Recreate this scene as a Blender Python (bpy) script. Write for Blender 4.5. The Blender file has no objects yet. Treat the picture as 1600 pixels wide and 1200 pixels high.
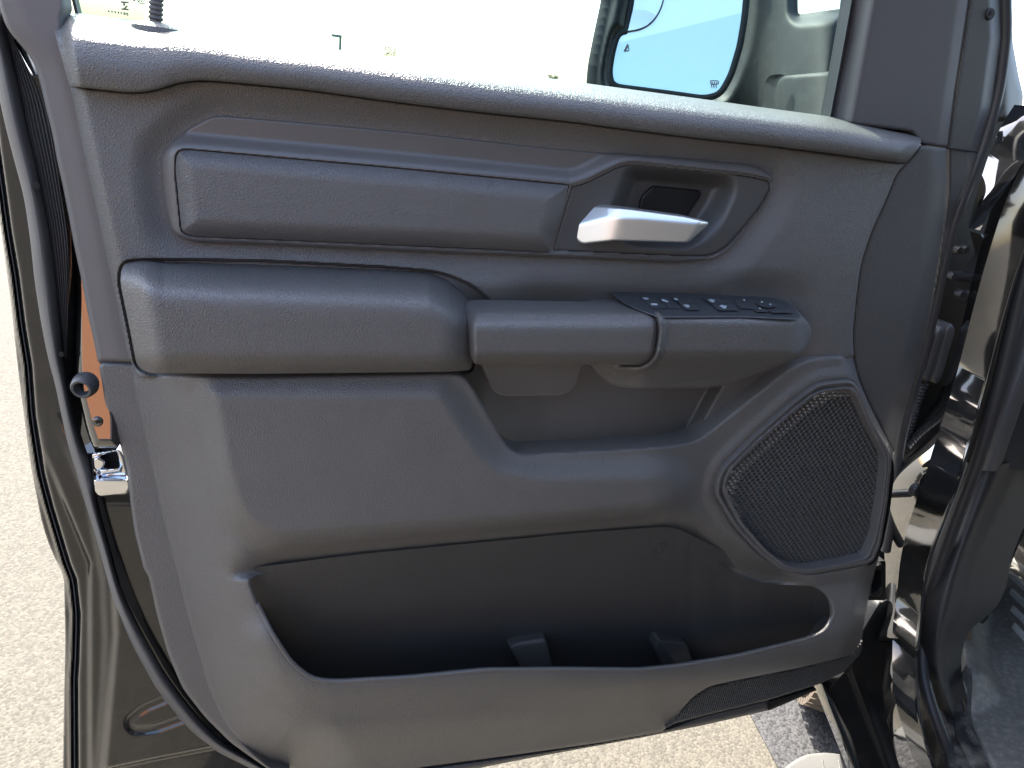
import bpy, math, random
import numpy as np
from mathutils import Vector

# ------------------------------------------------------------------ camera, sky, sun
S = bpy.context.scene
COL = S.collection
R = math.radians
FPX, YAW, PITCH, ROLL = 1180.0, R(20), R(21), R(7.3)
CAM = np.array([0.0, -0.85, 1.40])
_f0 = np.array([math.sin(YAW), math.cos(YAW), 0.0])
FW = math.cos(PITCH) * _f0 - math.sin(PITCH) * np.array([0, 0, 1.0])
_r0 = np.array([math.cos(YAW), -math.sin(YAW), 0.0])
_u0 = np.cross(_r0, FW)
RT = _r0 * math.cos(ROLL) + _u0 * math.sin(ROLL)
UP = _u0 * math.cos(ROLL) - _r0 * math.sin(ROLL)
cd = bpy.data.cameras.new('camera')
cam = bpy.data.objects.new('camera', cd)
COL.objects.link(cam)
from mathutils import Matrix
cam.matrix_world = Matrix(((RT[0], UP[0], -FW[0], CAM[0]), (RT[1], UP[1], -FW[1], CAM[1]),
                           (RT[2], UP[2], -FW[2], CAM[2]), (0, 0, 0, 1)))
cd.sensor_width = 36.0
cd.lens = 36.0 * FPX / 1600.0
cd.clip_start = 0.01
cd.clip_end = 3000
S.camera = cam

SUN_AZ, SUN_EL = math.atan2(-0.30, 1.0), R(54)      # azimuth measured from +Y towards +X
w = bpy.data.worlds.new('World'); S.world = w; w.use_nodes = True
nt = w.node_tree
sk = nt.nodes.new('ShaderNodeTexSky'); sk.sky_type = 'NISHITA'; sk.sun_disc = False
sk.sun_elevation = SUN_EL; sk.sun_rotation = SUN_AZ
sk.air_density = 1.0; sk.dust_density = 3.0; sk.ozone_density = .6
bg = nt.nodes['Background']; bg.inputs['Strength'].default_value = 0.15
nt.links.new(sk.outputs[0], bg.inputs[0])
sl = bpy.data.lights.new('sun', 'SUN'); sl.energy = 2.8; sl.angle = R(0.53); sl.color = (1.0, 0.95, 0.86)
so = bpy.data.objects.new('sun', sl); COL.objects.link(so)
_tosun = Vector((math.sin(SUN_AZ) * math.cos(SUN_EL), math.cos(SUN_AZ) * math.cos(SUN_EL), math.sin(SUN_EL)))
so.rotation_euler = _tosun.to_track_quat('Z', 'Y').to_euler()
so.location = (0, 0, 8)
S.view_settings.view_transform = 'Standard'; S.view_settings.look = 'None'
S.view_settings.exposure = 2.55; S.view_settings.gamma = 1.0
S.cycles.max_bounces = 10; S.cycles.transparent_max_bounces = 12
S.cycles.use_denoising = True

# ------------------------------------------------------------------ measuring helpers
# Everything on the door is traced as a drawing (1600 x 1200 units) and carried to its own distance:
# at() gives the point of the plane y = -d behind a drawing point, atz() that of the plane z.
def rays(x, y):
    x = np.asarray(x, float); y = np.asarray(y, float)
    return FW[None] * FPX + (x.ravel() - 800)[:, None] * RT[None] - (y.ravel() - 600)[:, None] * UP[None]
def at(x, y, d=0.0):
    v = rays(x, y); d = np.broadcast_to(np.asarray(d, float).ravel(), (len(v),))
    s = (-d - CAM[1]) / v[:, 1]
    return CAM[None] + v * s[:, None]
def atz(x, y, z):
    v = rays(x, y)
    return CAM[None] + v * ((z - CAM[2]) / v[:, 2])[:, None]
def atplane(x, y, p0, n):
    v = rays(x, y); n = np.asarray(n, float)
    s = ((np.asarray(p0) - CAM) @ n) / (v @ n)
    return CAM[None] + v * s[:, None]
def ss(a, b, x):
    t = np.clip((np.asarray(x, float) - a) / (b - a), 0, 1)
    return t * t * (3 - 2 * t)
def sp(v, k=5.0):
    return k * np.logaddexp(0, np.asarray(v) / k)

def rnd(pts, r=8, closed=True, n=7):
    """a polyline with every corner rounded: point = (x, y[, r])"""
    P = [np.array(p[:2], float) for p in pts]; rr = [p[2] if len(p) > 2 else r for p in pts]
    N = len(P); out = []
    for i in range(N):
        if not closed and i in (0, N - 1):
            out.append(P[i]); continue
        a, b, c = P[i - 1], P[i], P[(i + 1) % N]
        la, lc = np.linalg.norm(a - b), np.linalg.norm(c - b)
        k = min(rr[i], la * .5, lc * .5)
        if k < .3:
            out.append(b); continue
        p, q = b + (a - b) / la * k, b + (c - b) / lc * k
        for t in np.linspace(0, 1, n):
            out.append((1 - t) ** 2 * p + 2 * t * (1 - t) * b + t * t * q)
    return np.array(out)
def resample(p, n):
    p = np.asarray(p, float)
    l = np.r_[0, np.cumsum(np.linalg.norm(np.diff(p, axis=0), axis=1))]
    t = np.linspace(0, l[-1], n)
    return np.stack([np.interp(t, l, p[:, k]) for k in range(p.shape[1])], 1)
def _near(segsA, segsB, X, Y):
    Q = np.stack([X, Y], 1); best = np.full(len(Q), 1e9); pt = np.zeros_like(Q)
    AB = segsB - segsA; L2 = np.maximum((AB ** 2).sum(1), 1e-12)
    for s in range(0, len(Q), 4000):
        q = Q[s:s + 4000]
        t = np.clip(((q[:, None] - segsA[None]) * AB[None]).sum(2) / L2[None], 0, 1)
        c = segsA[None] + t[..., None] * AB[None]
        dd = ((q[:, None] - c) ** 2).sum(2); k = dd.argmin(1); ar = np.arange(len(q))
        best[s:s + 4000] = np.sqrt(dd[ar, k]); pt[s:s + 4000] = c[ar, k]
    return best, pt
def inside(poly, X, Y):
    c = np.zeros(len(X), bool); N = len(poly)
    for i in range(N):
        x1, y1 = poly[i]; x2, y2 = poly[(i + 1) % N]
        if y1 == y2: continue
        c ^= ((y1 > Y) != (y2 > Y)) & (X < (x2 - x1) * (Y - y1) / (y2 - y1) + x1)
    return c
def sd(poly, X, Y):
    poly = np.asarray(poly); d, _ = _near(poly, np.roll(poly, -1, 0), X, Y)
    return np.where(inside(poly, X, Y), d, -d)
def dl(line, X, Y):
    line = np.asarray(line, float); return _near(line[:-1], line[1:], X, Y)[0]
def yline(pts, X):
    p = np.array(pts, float); return np.interp(X, p[:, 0], p[:, 1])
def xline(pts, Y):
    p = np.array(pts, float); return np.interp(Y, p[:, 1], p[:, 0])

# ------------------------------------------------------------------ object helpers
def tag(o, label=None, cat=None, group=None, kind=None):
    if label: o['label'] = label
    if cat: o['category'] = cat
    if group: o['group'] = group
    if kind: o['kind'] = kind
    return o
def empty(name, loc):
    o = bpy.data.objects.new(name, None); o.empty_display_size = .1
    COL.objects.link(o); o.location = loc; o['_w'] = list(loc); return o
def worigin(o):
    v = np.zeros(3)
    while o is not None:
        v += np.array(o.location); o = o.parent
    return v
def link(name, V, F, mat, parent=None, sharp=38, smooth=True, loc=None):
    V = np.asarray(V, float)
    o_w = np.array(loc, float) if loc is not None else V.mean(0)
    me = bpy.data.meshes.new(name)
    me.from_pydata((V - o_w).tolist(), [], [list(map(int, f)) for f in F]); me.validate()
    if smooth:
        me.polygons.foreach_set('use_smooth', [True] * len(me.polygons))
        if sharp: me.set_sharp_from_angle(angle=R(sharp))
    me.materials.append(mat)
    o = bpy.data.objects.new(name, me); COL.objects.link(o)
    if parent is not None:
        o.parent = parent; o.location = o_w - worigin(parent)
    else:
        o.location = o_w
    return o

def patch_geo(outer, dfun, step=3.0, holes=(), ew=0, er=0, skirt=.02, pos=None, flip=False, hskirt=None):
    outer = np.asarray(outer, float); holes = [np.asarray(h, float) for h in holes]
    lo, hi = outer.min(0) - step, outer.max(0) + step
    gx = np.arange(lo[0], hi[0] + step, step); gy = np.arange(lo[1], hi[1] + step, step)
    GX, GY = np.meshgrid(gx, gy); X, Y = GX.ravel(), GY.ravel()
    A = np.concatenate([outer] + holes); B = np.concatenate([np.roll(p, -1, 0) for p in [outer] + holes])
    dist, near = _near(A, B, X, Y)
    ins = inside(outer, X, Y)
    for h in holes: ins &= ~inside(h, X, Y)
    nx = len(gx); idx = np.arange(len(X)).reshape(GX.shape)
    q = np.stack([idx[:-1, :-1], idx[1:, :-1], idx[1:, 1:], idx[:-1, 1:]], -1).reshape(-1, 4)
    strong = ins & (dist > .28 * step)
    q = q[strong[q].any(1)]
    snap = ~strong
    X = np.where(snap, near[:, 0], X); Y = np.where(snap, near[:, 1], Y)
    sdv = np.where(snap, 0.0, dist)
    d = np.zeros(len(X)) + (dfun(X, Y, sdv) if callable(dfun) else dfun)
    if ew:
        u = np.clip(1 - sdv / ew, 0, 1); d = d - er * u * u
    used = np.unique(q); rm = np.full(len(X), -1); rm[used] = np.arange(len(used))
    X, Y, d = X[used], Y[used], d[used]; q = rm[q]
    V = pos(X, Y, d) if pos else at(X, Y, d)
    F = [list(f) for f in q]
    if skirt:
        e = {}
        for f in q:
            for i in range(4):
                a, b = f[i], f[(i + 1) % 4]
                if a != b: e[(a, b)] = 1
        bd = [(a, b) for (a, b) in e if (b, a) not in e]
        bv = sorted({v for p in bd for v in p}); m = {v: len(V) + i for i, v in enumerate(bv)}
        hk = np.zeros(len(bv), bool)
        if hskirt is not None and holes:
            bx_, by_ = X[bv], Y[bv]; hk = _near(outer, np.roll(outer, -1, 0), bx_, by_)[0] > np.min([_near(h, np.roll(h, -1, 0), bx_, by_)[0] for h in holes], axis=0)
        off = np.array(skirt if isinstance(skirt, (tuple, list, np.ndarray)) else (0, skirt, 0), float)
        V = np.concatenate([V, V[bv] + np.where(hk[:, None], np.array([[0, hskirt or 0, 0]]), off[None])])
        F += [[b, a, m[a], m[b]] for a, b in bd]
    return V, F
def patch(name, outer, dfun, mat, parent, sharp=38, **k):
    V, F = patch_geo(outer, dfun, **k)
    return link(name, V, F, mat, parent, sharp)

def ribbon(name, L, Rr, prof, mat, parent, n=120, m=9, back=.02, sharp=40, r=25, pos=None, raw=False):
    """strip between two drawn lines; prof(t, s) = d, t across, s along"""
    L, Q = (np.asarray(L, float), np.asarray(Rr, float)) if raw else (resample(rnd(L, r, False), n), resample(rnd(Rr, r, False), n))
    t = np.linspace(0, 1, m); T, Sg = np.meshgrid(t, np.linspace(0, 1, n))
    X = L[:, None, 0] * (1 - T) + Q[:, None, 0] * T; Y = L[:, None, 1] * (1 - T) + Q[:, None, 1] * T
    d = np.zeros_like(X) + prof(T, Sg)
    V = pos(X.ravel(), Y.ravel(), d.ravel()) if pos else at(X, Y, d)
    i = np.arange(n * m).reshape(n, m)
    F = np.stack([i[:-1, :-1], i[1:, :-1], i[1:, 1:], i[:-1, 1:]], -1).reshape(-1, 4).tolist()
    if back:
        k = len(V); B = V.reshape(n, m, 3)[:, [0, -1]] + np.array([0, back, 0]); V = np.concatenate([V, B.reshape(-1, 3)])
        for a in range(n - 1):
            l0, l1 = i[a, 0], i[a + 1, 0]; r0, r1 = i[a, -1], i[a + 1, -1]
            F += [[l1, l0, k + 2 * a, k + 2 * a + 2], [r0, r1, k + 2 * a + 3, k + 2 * a + 1], [k + 2 * a, k + 2 * a + 1, k + 2 * a + 3, k + 2 * a + 2]]
    return link(name, V, F, mat, parent, sharp)

def tube_geo(P, rad, n=10, cap=True):
    P = np.asarray(P, float); N = len(P); rad = np.broadcast_to(np.asarray(rad, float), (N,))
    T = np.gradient(P, axis=0); T /= np.maximum(np.linalg.norm(T, axis=1), 1e-9)[:, None]
    ref = np.array([0, 0, 1.0]) if abs(T[0, 2]) < .9 else np.array([1.0, 0, 0])
    V = []; u = np.cross(T[0], ref); u /= np.linalg.norm(u)
    for i in range(N):
        u = u - T[i] * (u @ T[i]); u /= np.linalg.norm(u); v = np.cross(T[i], u)
        for k in range(n):
            a = 2 * math.pi * k / n; V.append(P[i] + rad[i] * (math.cos(a) * u + math.sin(a) * v))
    F = [[i * n + k, i * n + (k + 1) % n, (i + 1) * n + (k + 1) % n, (i + 1) * n + k] for i in range(N - 1) for k in range(n)]
    if cap: F += [list(range(n))[::-1], [(N - 1) * n + k for k in range(n)]]
    return np.array(V), F
def tube(name, P, rad, mat, parent, n=10, sharp=60):
    V, F = tube_geo(P, rad, n); return link(name, V, F, mat, parent, sharp)
def box_geo(lo, hi):
    x0, y0, z0 = lo; x1, y1, z1 = hi
    V = [(x0, y0, z0), (x1, y0, z0), (x1, y1, z0), (x0, y1, z0), (x0, y0, z1), (x1, y0, z1), (x1, y1, z1), (x0, y1, z1)]
    return V, [[0, 3, 2, 1], [4, 5, 6, 7], [0, 1, 5, 4], [1, 2, 6, 5], [2, 3, 7, 6], [3, 0, 4, 7]]
def bevel(o, wd, seg=2):
    b = o.modifiers.new('edge', 'BEVEL'); b.width = wd; b.segments = seg; b.limit_method = 'ANGLE'; return o
def lathe_geo(c, ax, prof, n=24):
    """prof = (radius, along axis) pairs round axis ax at c"""
    ax = np.array(ax, float); ax /= np.linalg.norm(ax); u = np.cross(ax, [0.01, 0.02, 1.0]); u /= np.linalg.norm(u); v = np.cross(ax, u)
    V = [np.array(c) + ax * h + r * (math.cos(2 * math.pi * k / n) * u + math.sin(2 * math.pi * k / n) * v) for r, h in prof for k in range(n)]
    F = [[i * n + k, i * n + (k + 1) % n, (i + 1) * n + (k + 1) % n, (i + 1) * n + k] for i in range(len(prof) - 1) for k in range(n)]
    return np.array(V), F
def merge(parts):
    V, F, k = [], [], 0
    for v, f in parts:
        V.append(np.asarray(v, float)); F += [[i + k for i in g] for g in f]; k += len(v)
    return np.concatenate(V), F

# ------------------------------------------------------------------ materials
def mat(name, col, rough=.5, metal=0, spec=.5, coat=0, grain=None, noise=None, dust=None, vary=.12):
    m = bpy.data.materials.new(name); m.use_nodes = True; t = m.node_tree; n = t.nodes; b = n['Principled BSDF']
    b.inputs['Roughness'].default_value = rough; b.inputs['Metallic'].default_value = metal
    b.inputs['Specular IOR Level'].default_value = spec; b.inputs['Coat Weight'].default_value = coat; b.inputs['Coat Roughness'].default_value = .03; b.inputs['Coat IOR'].default_value = 1.65
    tc = n.new('ShaderNodeTexCoord'); gm = n.new('ShaderNodeNewGeometry')
    pos = gm.outputs['Position']
    def tex(kind, scale, **kw):
        x = n.new(kind); x.inputs['Scale'].default_value = scale; t.links.new(pos, x.inputs['Vector'])
        for a, v in kw.items(): x.inputs[a].default_value = v
        return x
    # slow tonal drift of the base colour
    nz = tex('ShaderNodeTexNoise', 14, Detail=5)
    mx = n.new('ShaderNodeMix'); mx.data_type = 'RGBA'
    mx.inputs[6].default_value = tuple(c * (1 - vary) for c in col) + (1,); mx.inputs[7].default_value = tuple(c * (1 + vary) for c in col) + (1,)
    t.links.new(nz.outputs['Fac'], mx.inputs[0]); colout = mx.outputs[2]
    if dust:
        amt, dcol, sc, lo = dust
        dn = tex('ShaderNodeTexNoise', sc, Detail=8, Roughness=.65)
        cr = n.new('ShaderNodeMapRange'); cr.inputs[1].default_value = lo; cr.inputs[2].default_value = lo + .22; cr.inputs[4].default_value = amt
        t.links.new(dn.outputs['Fac'], cr.inputs[0])
        fn = tex('ShaderNodeTexNoise', 900, Detail=3)
        mm = n.new('ShaderNodeMath'); mm.operation = 'MULTIPLY'; t.links.new(cr.outputs[0], mm.inputs[0]); t.links.new(fn.outputs['Fac'], mm.inputs[1])
        m2 = n.new('ShaderNodeMix'); m2.data_type = 'RGBA'; m2.inputs[7].default_value = tuple(dcol) + (1,)
        t.links.new(mm.outputs[0], m2.inputs[0]); t.links.new(colout, m2.inputs[6]); colout = m2.outputs[2]
        rm = n.new('ShaderNodeMapRange'); rm.inputs[3].default_value = rough; rm.inputs[4].default_value = min(1, rough + .4)
        t.links.new(mm.outputs[0], rm.inputs[0]); t.links.new(rm.outputs[0], b.inputs['Roughness'])
    t.links.new(colout, b.inputs['Base Color'])
    h = None
    if grain:      # leather pebble: cells with soft furrows, warped
        sc, st = grain
        wn = tex('ShaderNodeTexNoise', sc * .6, Detail=2)
        ad = n.new('ShaderNodeMixRGB'); ad.blend_type = 'LINEAR_LIGHT'; ad.inputs[0].default_value = .0022 * 1.0
        t.links.new(pos, ad.inputs[1]); t.links.new(wn.outputs['Color'], ad.inputs[2])
        vo = n.new('ShaderNodeTexVoronoi'); vo.feature = 'DISTANCE_TO_EDGE'; vo.inputs['Scale'].default_value = sc
        t.links.new(ad.outputs[0], vo.inputs['Vector'])
        mr = n.new('ShaderNodeMapRange'); mr.interpolation_type = 'SMOOTHSTEP'; mr.inputs[2].default_value = .32
        t.links.new(vo.outputs['Distance'], mr.inputs[0])
        fn = tex('ShaderNodeTexNoise', sc * 4, Detail=3)
        s1 = n.new('ShaderNodeMath'); s1.operation = 'MULTIPLY_ADD'; s1.inputs[1].default_value = .35
        t.links.new(fn.outputs['Fac'], s1.inputs[0]); t.links.new(mr.outputs[0], s1.inputs[2])
        bp = n.new('ShaderNodeBump'); bp.inputs['Strength'].default_value = st; bp.inputs['Distance'].default_value = .0011
        t.links.new(s1.outputs[0], bp.inputs['Height']); h = bp
    if noise:
        sc, st = noise
        fn = tex('ShaderNodeTexNoise', sc, Detail=4)
        bp = n.new('ShaderNodeBump'); bp.inputs['Strength'].default_value = st; bp.inputs['Distance'].default_value = .0005
        t.links.new(fn.outputs['Fac'], bp.inputs['Height'])
        if h: t.links.new(h.outputs[0], bp.inputs['Normal'])
        h = bp
    if h: t.links.new(h.outputs[0], b.inputs['Normal'])
    return m
M = {}
M['leather'] = mat('grained_vinyl', (.101, .096, .091), .38, spec=.75, grain=(450, .5), vary=.10, dust=(.10, (.34, .32, .29), 11, .56))
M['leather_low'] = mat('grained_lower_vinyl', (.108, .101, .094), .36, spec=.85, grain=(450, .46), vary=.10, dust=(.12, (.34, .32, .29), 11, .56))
M['pillar'] = mat('lightened_pillar_plastic', (.120, .114, .111), .5, noise=(1600, .2), vary=.06)  # plastic lightened to carry the brighter light at the door's rear edge
M['cap'] = mat('front_cap_vinyl', (0.074, 0.070, 0.067), .48, spec=.4, grain=(420, .4), vary=.08)
M['sail'] = mat('sail_plastic', (0.092, 0.084, 0.082), .5, noise=(1600, .2), vary=.06)
M['soft'] = mat('padded_vinyl', (.093, .088, .084), .36, spec=.85, grain=(440, .46), vary=.10, dust=(.07, (.34, .32, .29), 11, .56))
M['plastic'] = mat('smooth_trim_plastic', (.108, .101, .097), .38, spec=.7, noise=(1600, .25), vary=.10, dust=(.06, (.34, .32, .29), 11, .56))
M['cup'] = mat('dark_cup_plastic', (.066, .064, .062), .48, noise=(1500, .25), vary=.1)
M['darkplastic'] = mat('black_plastic', (.010, .010, .011), .45, noise=(1500, .2))
M['switchplastic'] = mat('switch_plastic', (0.037, 0.040, 0.044), .38, noise=(1500, .15))
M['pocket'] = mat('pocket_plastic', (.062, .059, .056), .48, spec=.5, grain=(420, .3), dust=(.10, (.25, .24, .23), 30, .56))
M['rubber'] = mat('seal_rubber', (.100, .096, .092), .5, noise=(900, .2), vary=.2)
M['seal_black'] = mat('black_seal_rubber', (.046, .046, .047), .42, noise=(900, .2), vary=.15)
M['rubber_dark'] = mat('ribbed_seal_rubber', (.055, .054, .056), .45, noise=(900, .2))
M['paint'] = mat('black_gloss_paint', (.008, .008, .008), .05, spec=1.0, coat=1.0, noise=(75, .10), vary=.0)
M['paint_dusty'] = mat('dusty_black_paint', (.010, .010, .010), .10, spec=.5, coat=.3, noise=(75, .10), dust=(.12, (.22, .20, .17), 26, .52))
M['metal'] = mat('satin_silver', (.90, .90, .87), .40, metal=1, noise=(2500, .05), vary=.02)
M['chrome'] = mat('latch_chrome', (.75, .76, .78), .12, metal=1)
M['paint_satin'] = mat('satin_black_paint', (.012, .012, .012), .42, spec=.28, noise=(160, .05), dust=(.25, (.22, .20, .17), 20, .52))
M['steel'] = mat('hinge_steel', (.035, .035, .037), .42, metal=.2, noise=(400, .3))
M['white'] = mat('white_print', (.34, .38, .40), .5)
M['grille'] = mat('grille_plastic', (0.077, 0.073, 0.068), .42, vary=.05)
M['void'] = mat('dark_cavity', (.006, .006, .006), .8)
M['dusty_trim'] = mat('dusty_black_plastic', (.032, .032, .033), .45, noise=(900, .3), dust=(.9, (.44, .40, .33), 22, .47))
M['mat'] = mat('floor_liner_rubber', (.16, .155, .14), .55, noise=(700, .4), dust=(.7, (.50, .47, .40), 80, .46))
M['rib'] = mat('worn_rib_rubber', (.42, .41, .38), .6, noise=(500, .4), dust=(.8, (.1, .1, .1), 60, .5))
M['kick'] = mat('kick_plastic', (.032, .031, .031), .5, noise=(1000, .3), dust=(.18, (.2, .2, .19), 40, .58))
M['greytrim'] = mat('grey_interior_plastic', (.11, .11, .112), .5, noise=(900, .3))
M['board'] = mat('running_board_plastic', (.10, .098, .09), .6, noise=(60, .6), dust=(.3, (.2, .19, .17), 40, .5))
M['tyre'] = mat('tyre_rubber', (.11, .085, .06), .8, noise=(300, .5))
M['liner'] = mat('wheel_liner', (.03, .03, .032), .7, noise=(300, .4))

def dotmat():
    m = mat('dotted_grip_plastic', (.058, .055, .052), .42)
    t = m.node_tree; n = t.nodes; g = n.new('ShaderNodeNewGeometry'); sx = n.new('ShaderNodeSeparateXYZ'); t.links.new(g.outputs['Position'], sx.inputs[0])
    def wave(sock, ph):
        a = n.new('ShaderNodeMath'); a.operation = 'MULTIPLY'; a.inputs[1].default_value = 2 * math.pi / .0085; t.links.new(sock, a.inputs[0])
        s = n.new('ShaderNodeMath'); s.operation = 'SINE'; t.links.new(a.outputs[0], s.inputs[0]); return s.outputs[0]
    a1 = n.new('ShaderNodeMath'); a1.operation = 'ADD'; t.links.new(sx.outputs['X'], a1.inputs[0]); t.links.new(sx.outputs['Z'], a1.inputs[1])
    a2 = n.new('ShaderNodeMath'); a2.operation = 'SUBTRACT'; t.links.new(sx.outputs['X'], a2.inputs[0]); t.links.new(sx.outputs['Z'], a2.inputs[1])
    p = n.new('ShaderNodeMath'); p.operation = 'MULTIPLY'; t.links.new(wave(a1.outputs[0], 0), p.inputs[0]); t.links.new(wave(a2.outputs[0], 0), p.inputs[1])
    bp = n.new('ShaderNodeBump'); bp.inputs['Strength'].default_value = 1.0; bp.inputs['Distance'].default_value = .0022
    t.links.new(p.outputs[0], bp.inputs['Height']); t.links.new(bp.outputs[0], n['Principled BSDF'].inputs['Normal']); return m
M['dots'] = dotmat()
def glassmat(name, tint, refl=.8, ior=1.45):
    m = bpy.data.materials.new(name); m.use_nodes = True; t = m.node_tree; n = t.nodes; n.remove(n['Principled BSDF'])
    tr = n.new('ShaderNodeBsdfTransparent'); tr.inputs[0].default_value = tint + (1,)
    gl = n.new('ShaderNodeBsdfGlossy'); gl.inputs['Roughness'].default_value = .01; gl.inputs[0].default_value = (refl,) * 3 + (1,)
    fr = n.new('ShaderNodeFresnel'); fr.inputs[0].default_value = ior
    mx = n.new('ShaderNodeMixShader'); t.links.new(fr.outputs[0], mx.inputs[0]); t.links.new(tr.outputs[0], mx.inputs[1]); t.links.new(gl.outputs[0], mx.inputs[2])
    t.links.new(mx.outputs[0], n['Material Output'].inputs[0]); return m
M['glass'] = glassmat('window_glass', (.58, .74, .72), .30)
M['film'] = glassmat('glass_sticker_film', (.45, .52, .52), .4)
def mirrormat():
    m = bpy.data.materials.new('mirror_glass'); m.use_nodes = True; b = m.node_tree.nodes['Principled BSDF']
    b.inputs['Metallic'].default_value = .5; b.inputs['Roughness'].default_value = .03
    t = m.node_tree; nz = t.nodes.new('ShaderNodeTexNoise'); nz.inputs['Scale'].default_value = 9
    cr = t.nodes.new('ShaderNodeMix'); cr.data_type = 'RGBA'; cr.inputs[6].default_value = (.90, .95, .95, 1); cr.inputs[7].default_value = (.96, .98, .98, 1)
    t.links.new(nz.outputs['Fac'], cr.inputs[0]); t.links.new(cr.outputs[2], b.inputs['Base Color']); return m
M['mirror'] = mirrormat()
M['etch'] = mat('etched_print', (.20, .14, .13), .7)
M['mirrorhousing'] = mat('mirror_housing_plastic', (.026, .028, .028), .6, spec=.2, noise=(700, .4), dust=(.10, (.25, .27, .25), 60, .48))

# ------------------------------------------------------------------ ground and far things
def groundmat():
    m = bpy.data.materials.new('pale_aggregate_paving'); m.use_nodes = True; t = m.node_tree; n = t.nodes; b = n['Principled BSDF']
    b.inputs['Roughness'].default_value = .9
    g = n.new('ShaderNodeNewGeometry')
    vo = n.new('ShaderNodeTexVoronoi'); vo.inputs['Scale'].default_value = 150; t.links.new(g.outputs['Position'], vo.inputs['Vector'])
    nz = n.new('ShaderNodeTexNoise'); nz.inputs['Scale'].default_value = 160; nz.inputs['Detail'].default_value = 6; t.links.new(g.outputs['Position'], nz.inputs['Vector'])
    cr = n.new('ShaderNodeValToRGB'); e = cr.color_ramp.elements
    e[0].position = .2; e[0].color = (.055, .049, .037, 1); e[1].position = .85; e[1].color = (.118, .107, .082, 1)
    sx = n.new('ShaderNodeSeparateColor'); t.links.new(vo.outputs['Color'], sx.inputs[0])
    a = n.new('ShaderNodeMath'); a.operation = 'MULTIPLY_ADD'; a.inputs[1].default_value = .5; t.links.new(sx.outputs[0], a.inputs[0])
    a2 = n.new('ShaderNodeMath'); a2.operation = 'MULTIPLY'; a2.inputs[1].default_value = .55; t.links.new(nz.outputs['Fac'], a2.inputs[0]); t.links.new(a2.outputs[0], a.inputs[2])
    t.links.new(a.outputs[0], cr.inputs[0]); t.links.new(cr.outputs[0], b.inputs['Base Color'])
    bp = n.new('ShaderNodeBump'); bp.inputs['Strength'].default_value = .6; bp.inputs['Distance'].default_value = .0025
    t.links.new(vo.outputs['Distance'], bp.inputs['Height']); bp.invert = True; t.links.new(bp.outputs[0], b.inputs['Normal']); return m
gv = []
for k in range(64):
    a = 2 * math.pi * k / 64; gv.append((1200 * math.cos(a), 1200 * math.sin(a), 0))
tag(link('ground', gv, [list(range(64))], groundmat(), None, smooth=False, loc=(0, 0, 0)), 'pale gravelly paving of the lot under the truck', None, None, 'structure')

M['ground_shade'] = groundmat(); M['ground_shade'].name = 'painted_ground_shade'  # darkened copy of the paving, painted as the shadow on the ground
_e = [n for n in M['ground_shade'].node_tree.nodes if n.type == 'VALTORGB'][0].color_ramp.elements
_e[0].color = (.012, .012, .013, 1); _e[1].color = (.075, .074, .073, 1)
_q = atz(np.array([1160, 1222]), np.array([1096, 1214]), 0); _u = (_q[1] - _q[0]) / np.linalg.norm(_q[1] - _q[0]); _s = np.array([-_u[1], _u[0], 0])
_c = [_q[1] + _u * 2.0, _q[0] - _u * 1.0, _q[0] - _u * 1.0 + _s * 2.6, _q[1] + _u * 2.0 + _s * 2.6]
tag(link('ground_shade_sheet', [c + np.array([0, 0, .004]) for c in _c], [[0, 1, 2, 3]], M['ground_shade'], None, smooth=False), 'dark sheet on the paving, painted in place of a shadow', None, None, 'structure')
def horizon(x, y, dist):
    v = rays([x], [y])[0]; h = v[:2] / np.linalg.norm(v[:2]); return CAM[0] + h[0] * dist, CAM[1] + h[1] * dist, CAM[2] + dist * v[2] / np.linalg.norm(v[:2])
M['pole'] = mat('grey_green_pole_paint', (.10, .16, .14), .5)
px, py, pz = horizon(532, 58, 140)
pole = tag(empty('light_pole', (px, py, 0)), 'slim grey parking lot light pole with one arm beyond the window', 'light pole')
tube('mast', [(px, py, 0), (px, py, pz * .5), (px, py, pz)], [.25, .22, .2], M['pole'], pole, 8)
V, F = box_geo((px - 1.4, py - .3, pz - .1), (px + .2, py + .3, pz + .3)); link('lamp_head', V, F, M['pole'], pole, smooth=False)
M['leaf'] = mat('tree_leaves', (.07, .11, .035), .6, vary=.4); M['bark'] = mat('tree_bark', (.10, .08, .06), .8)
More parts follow.
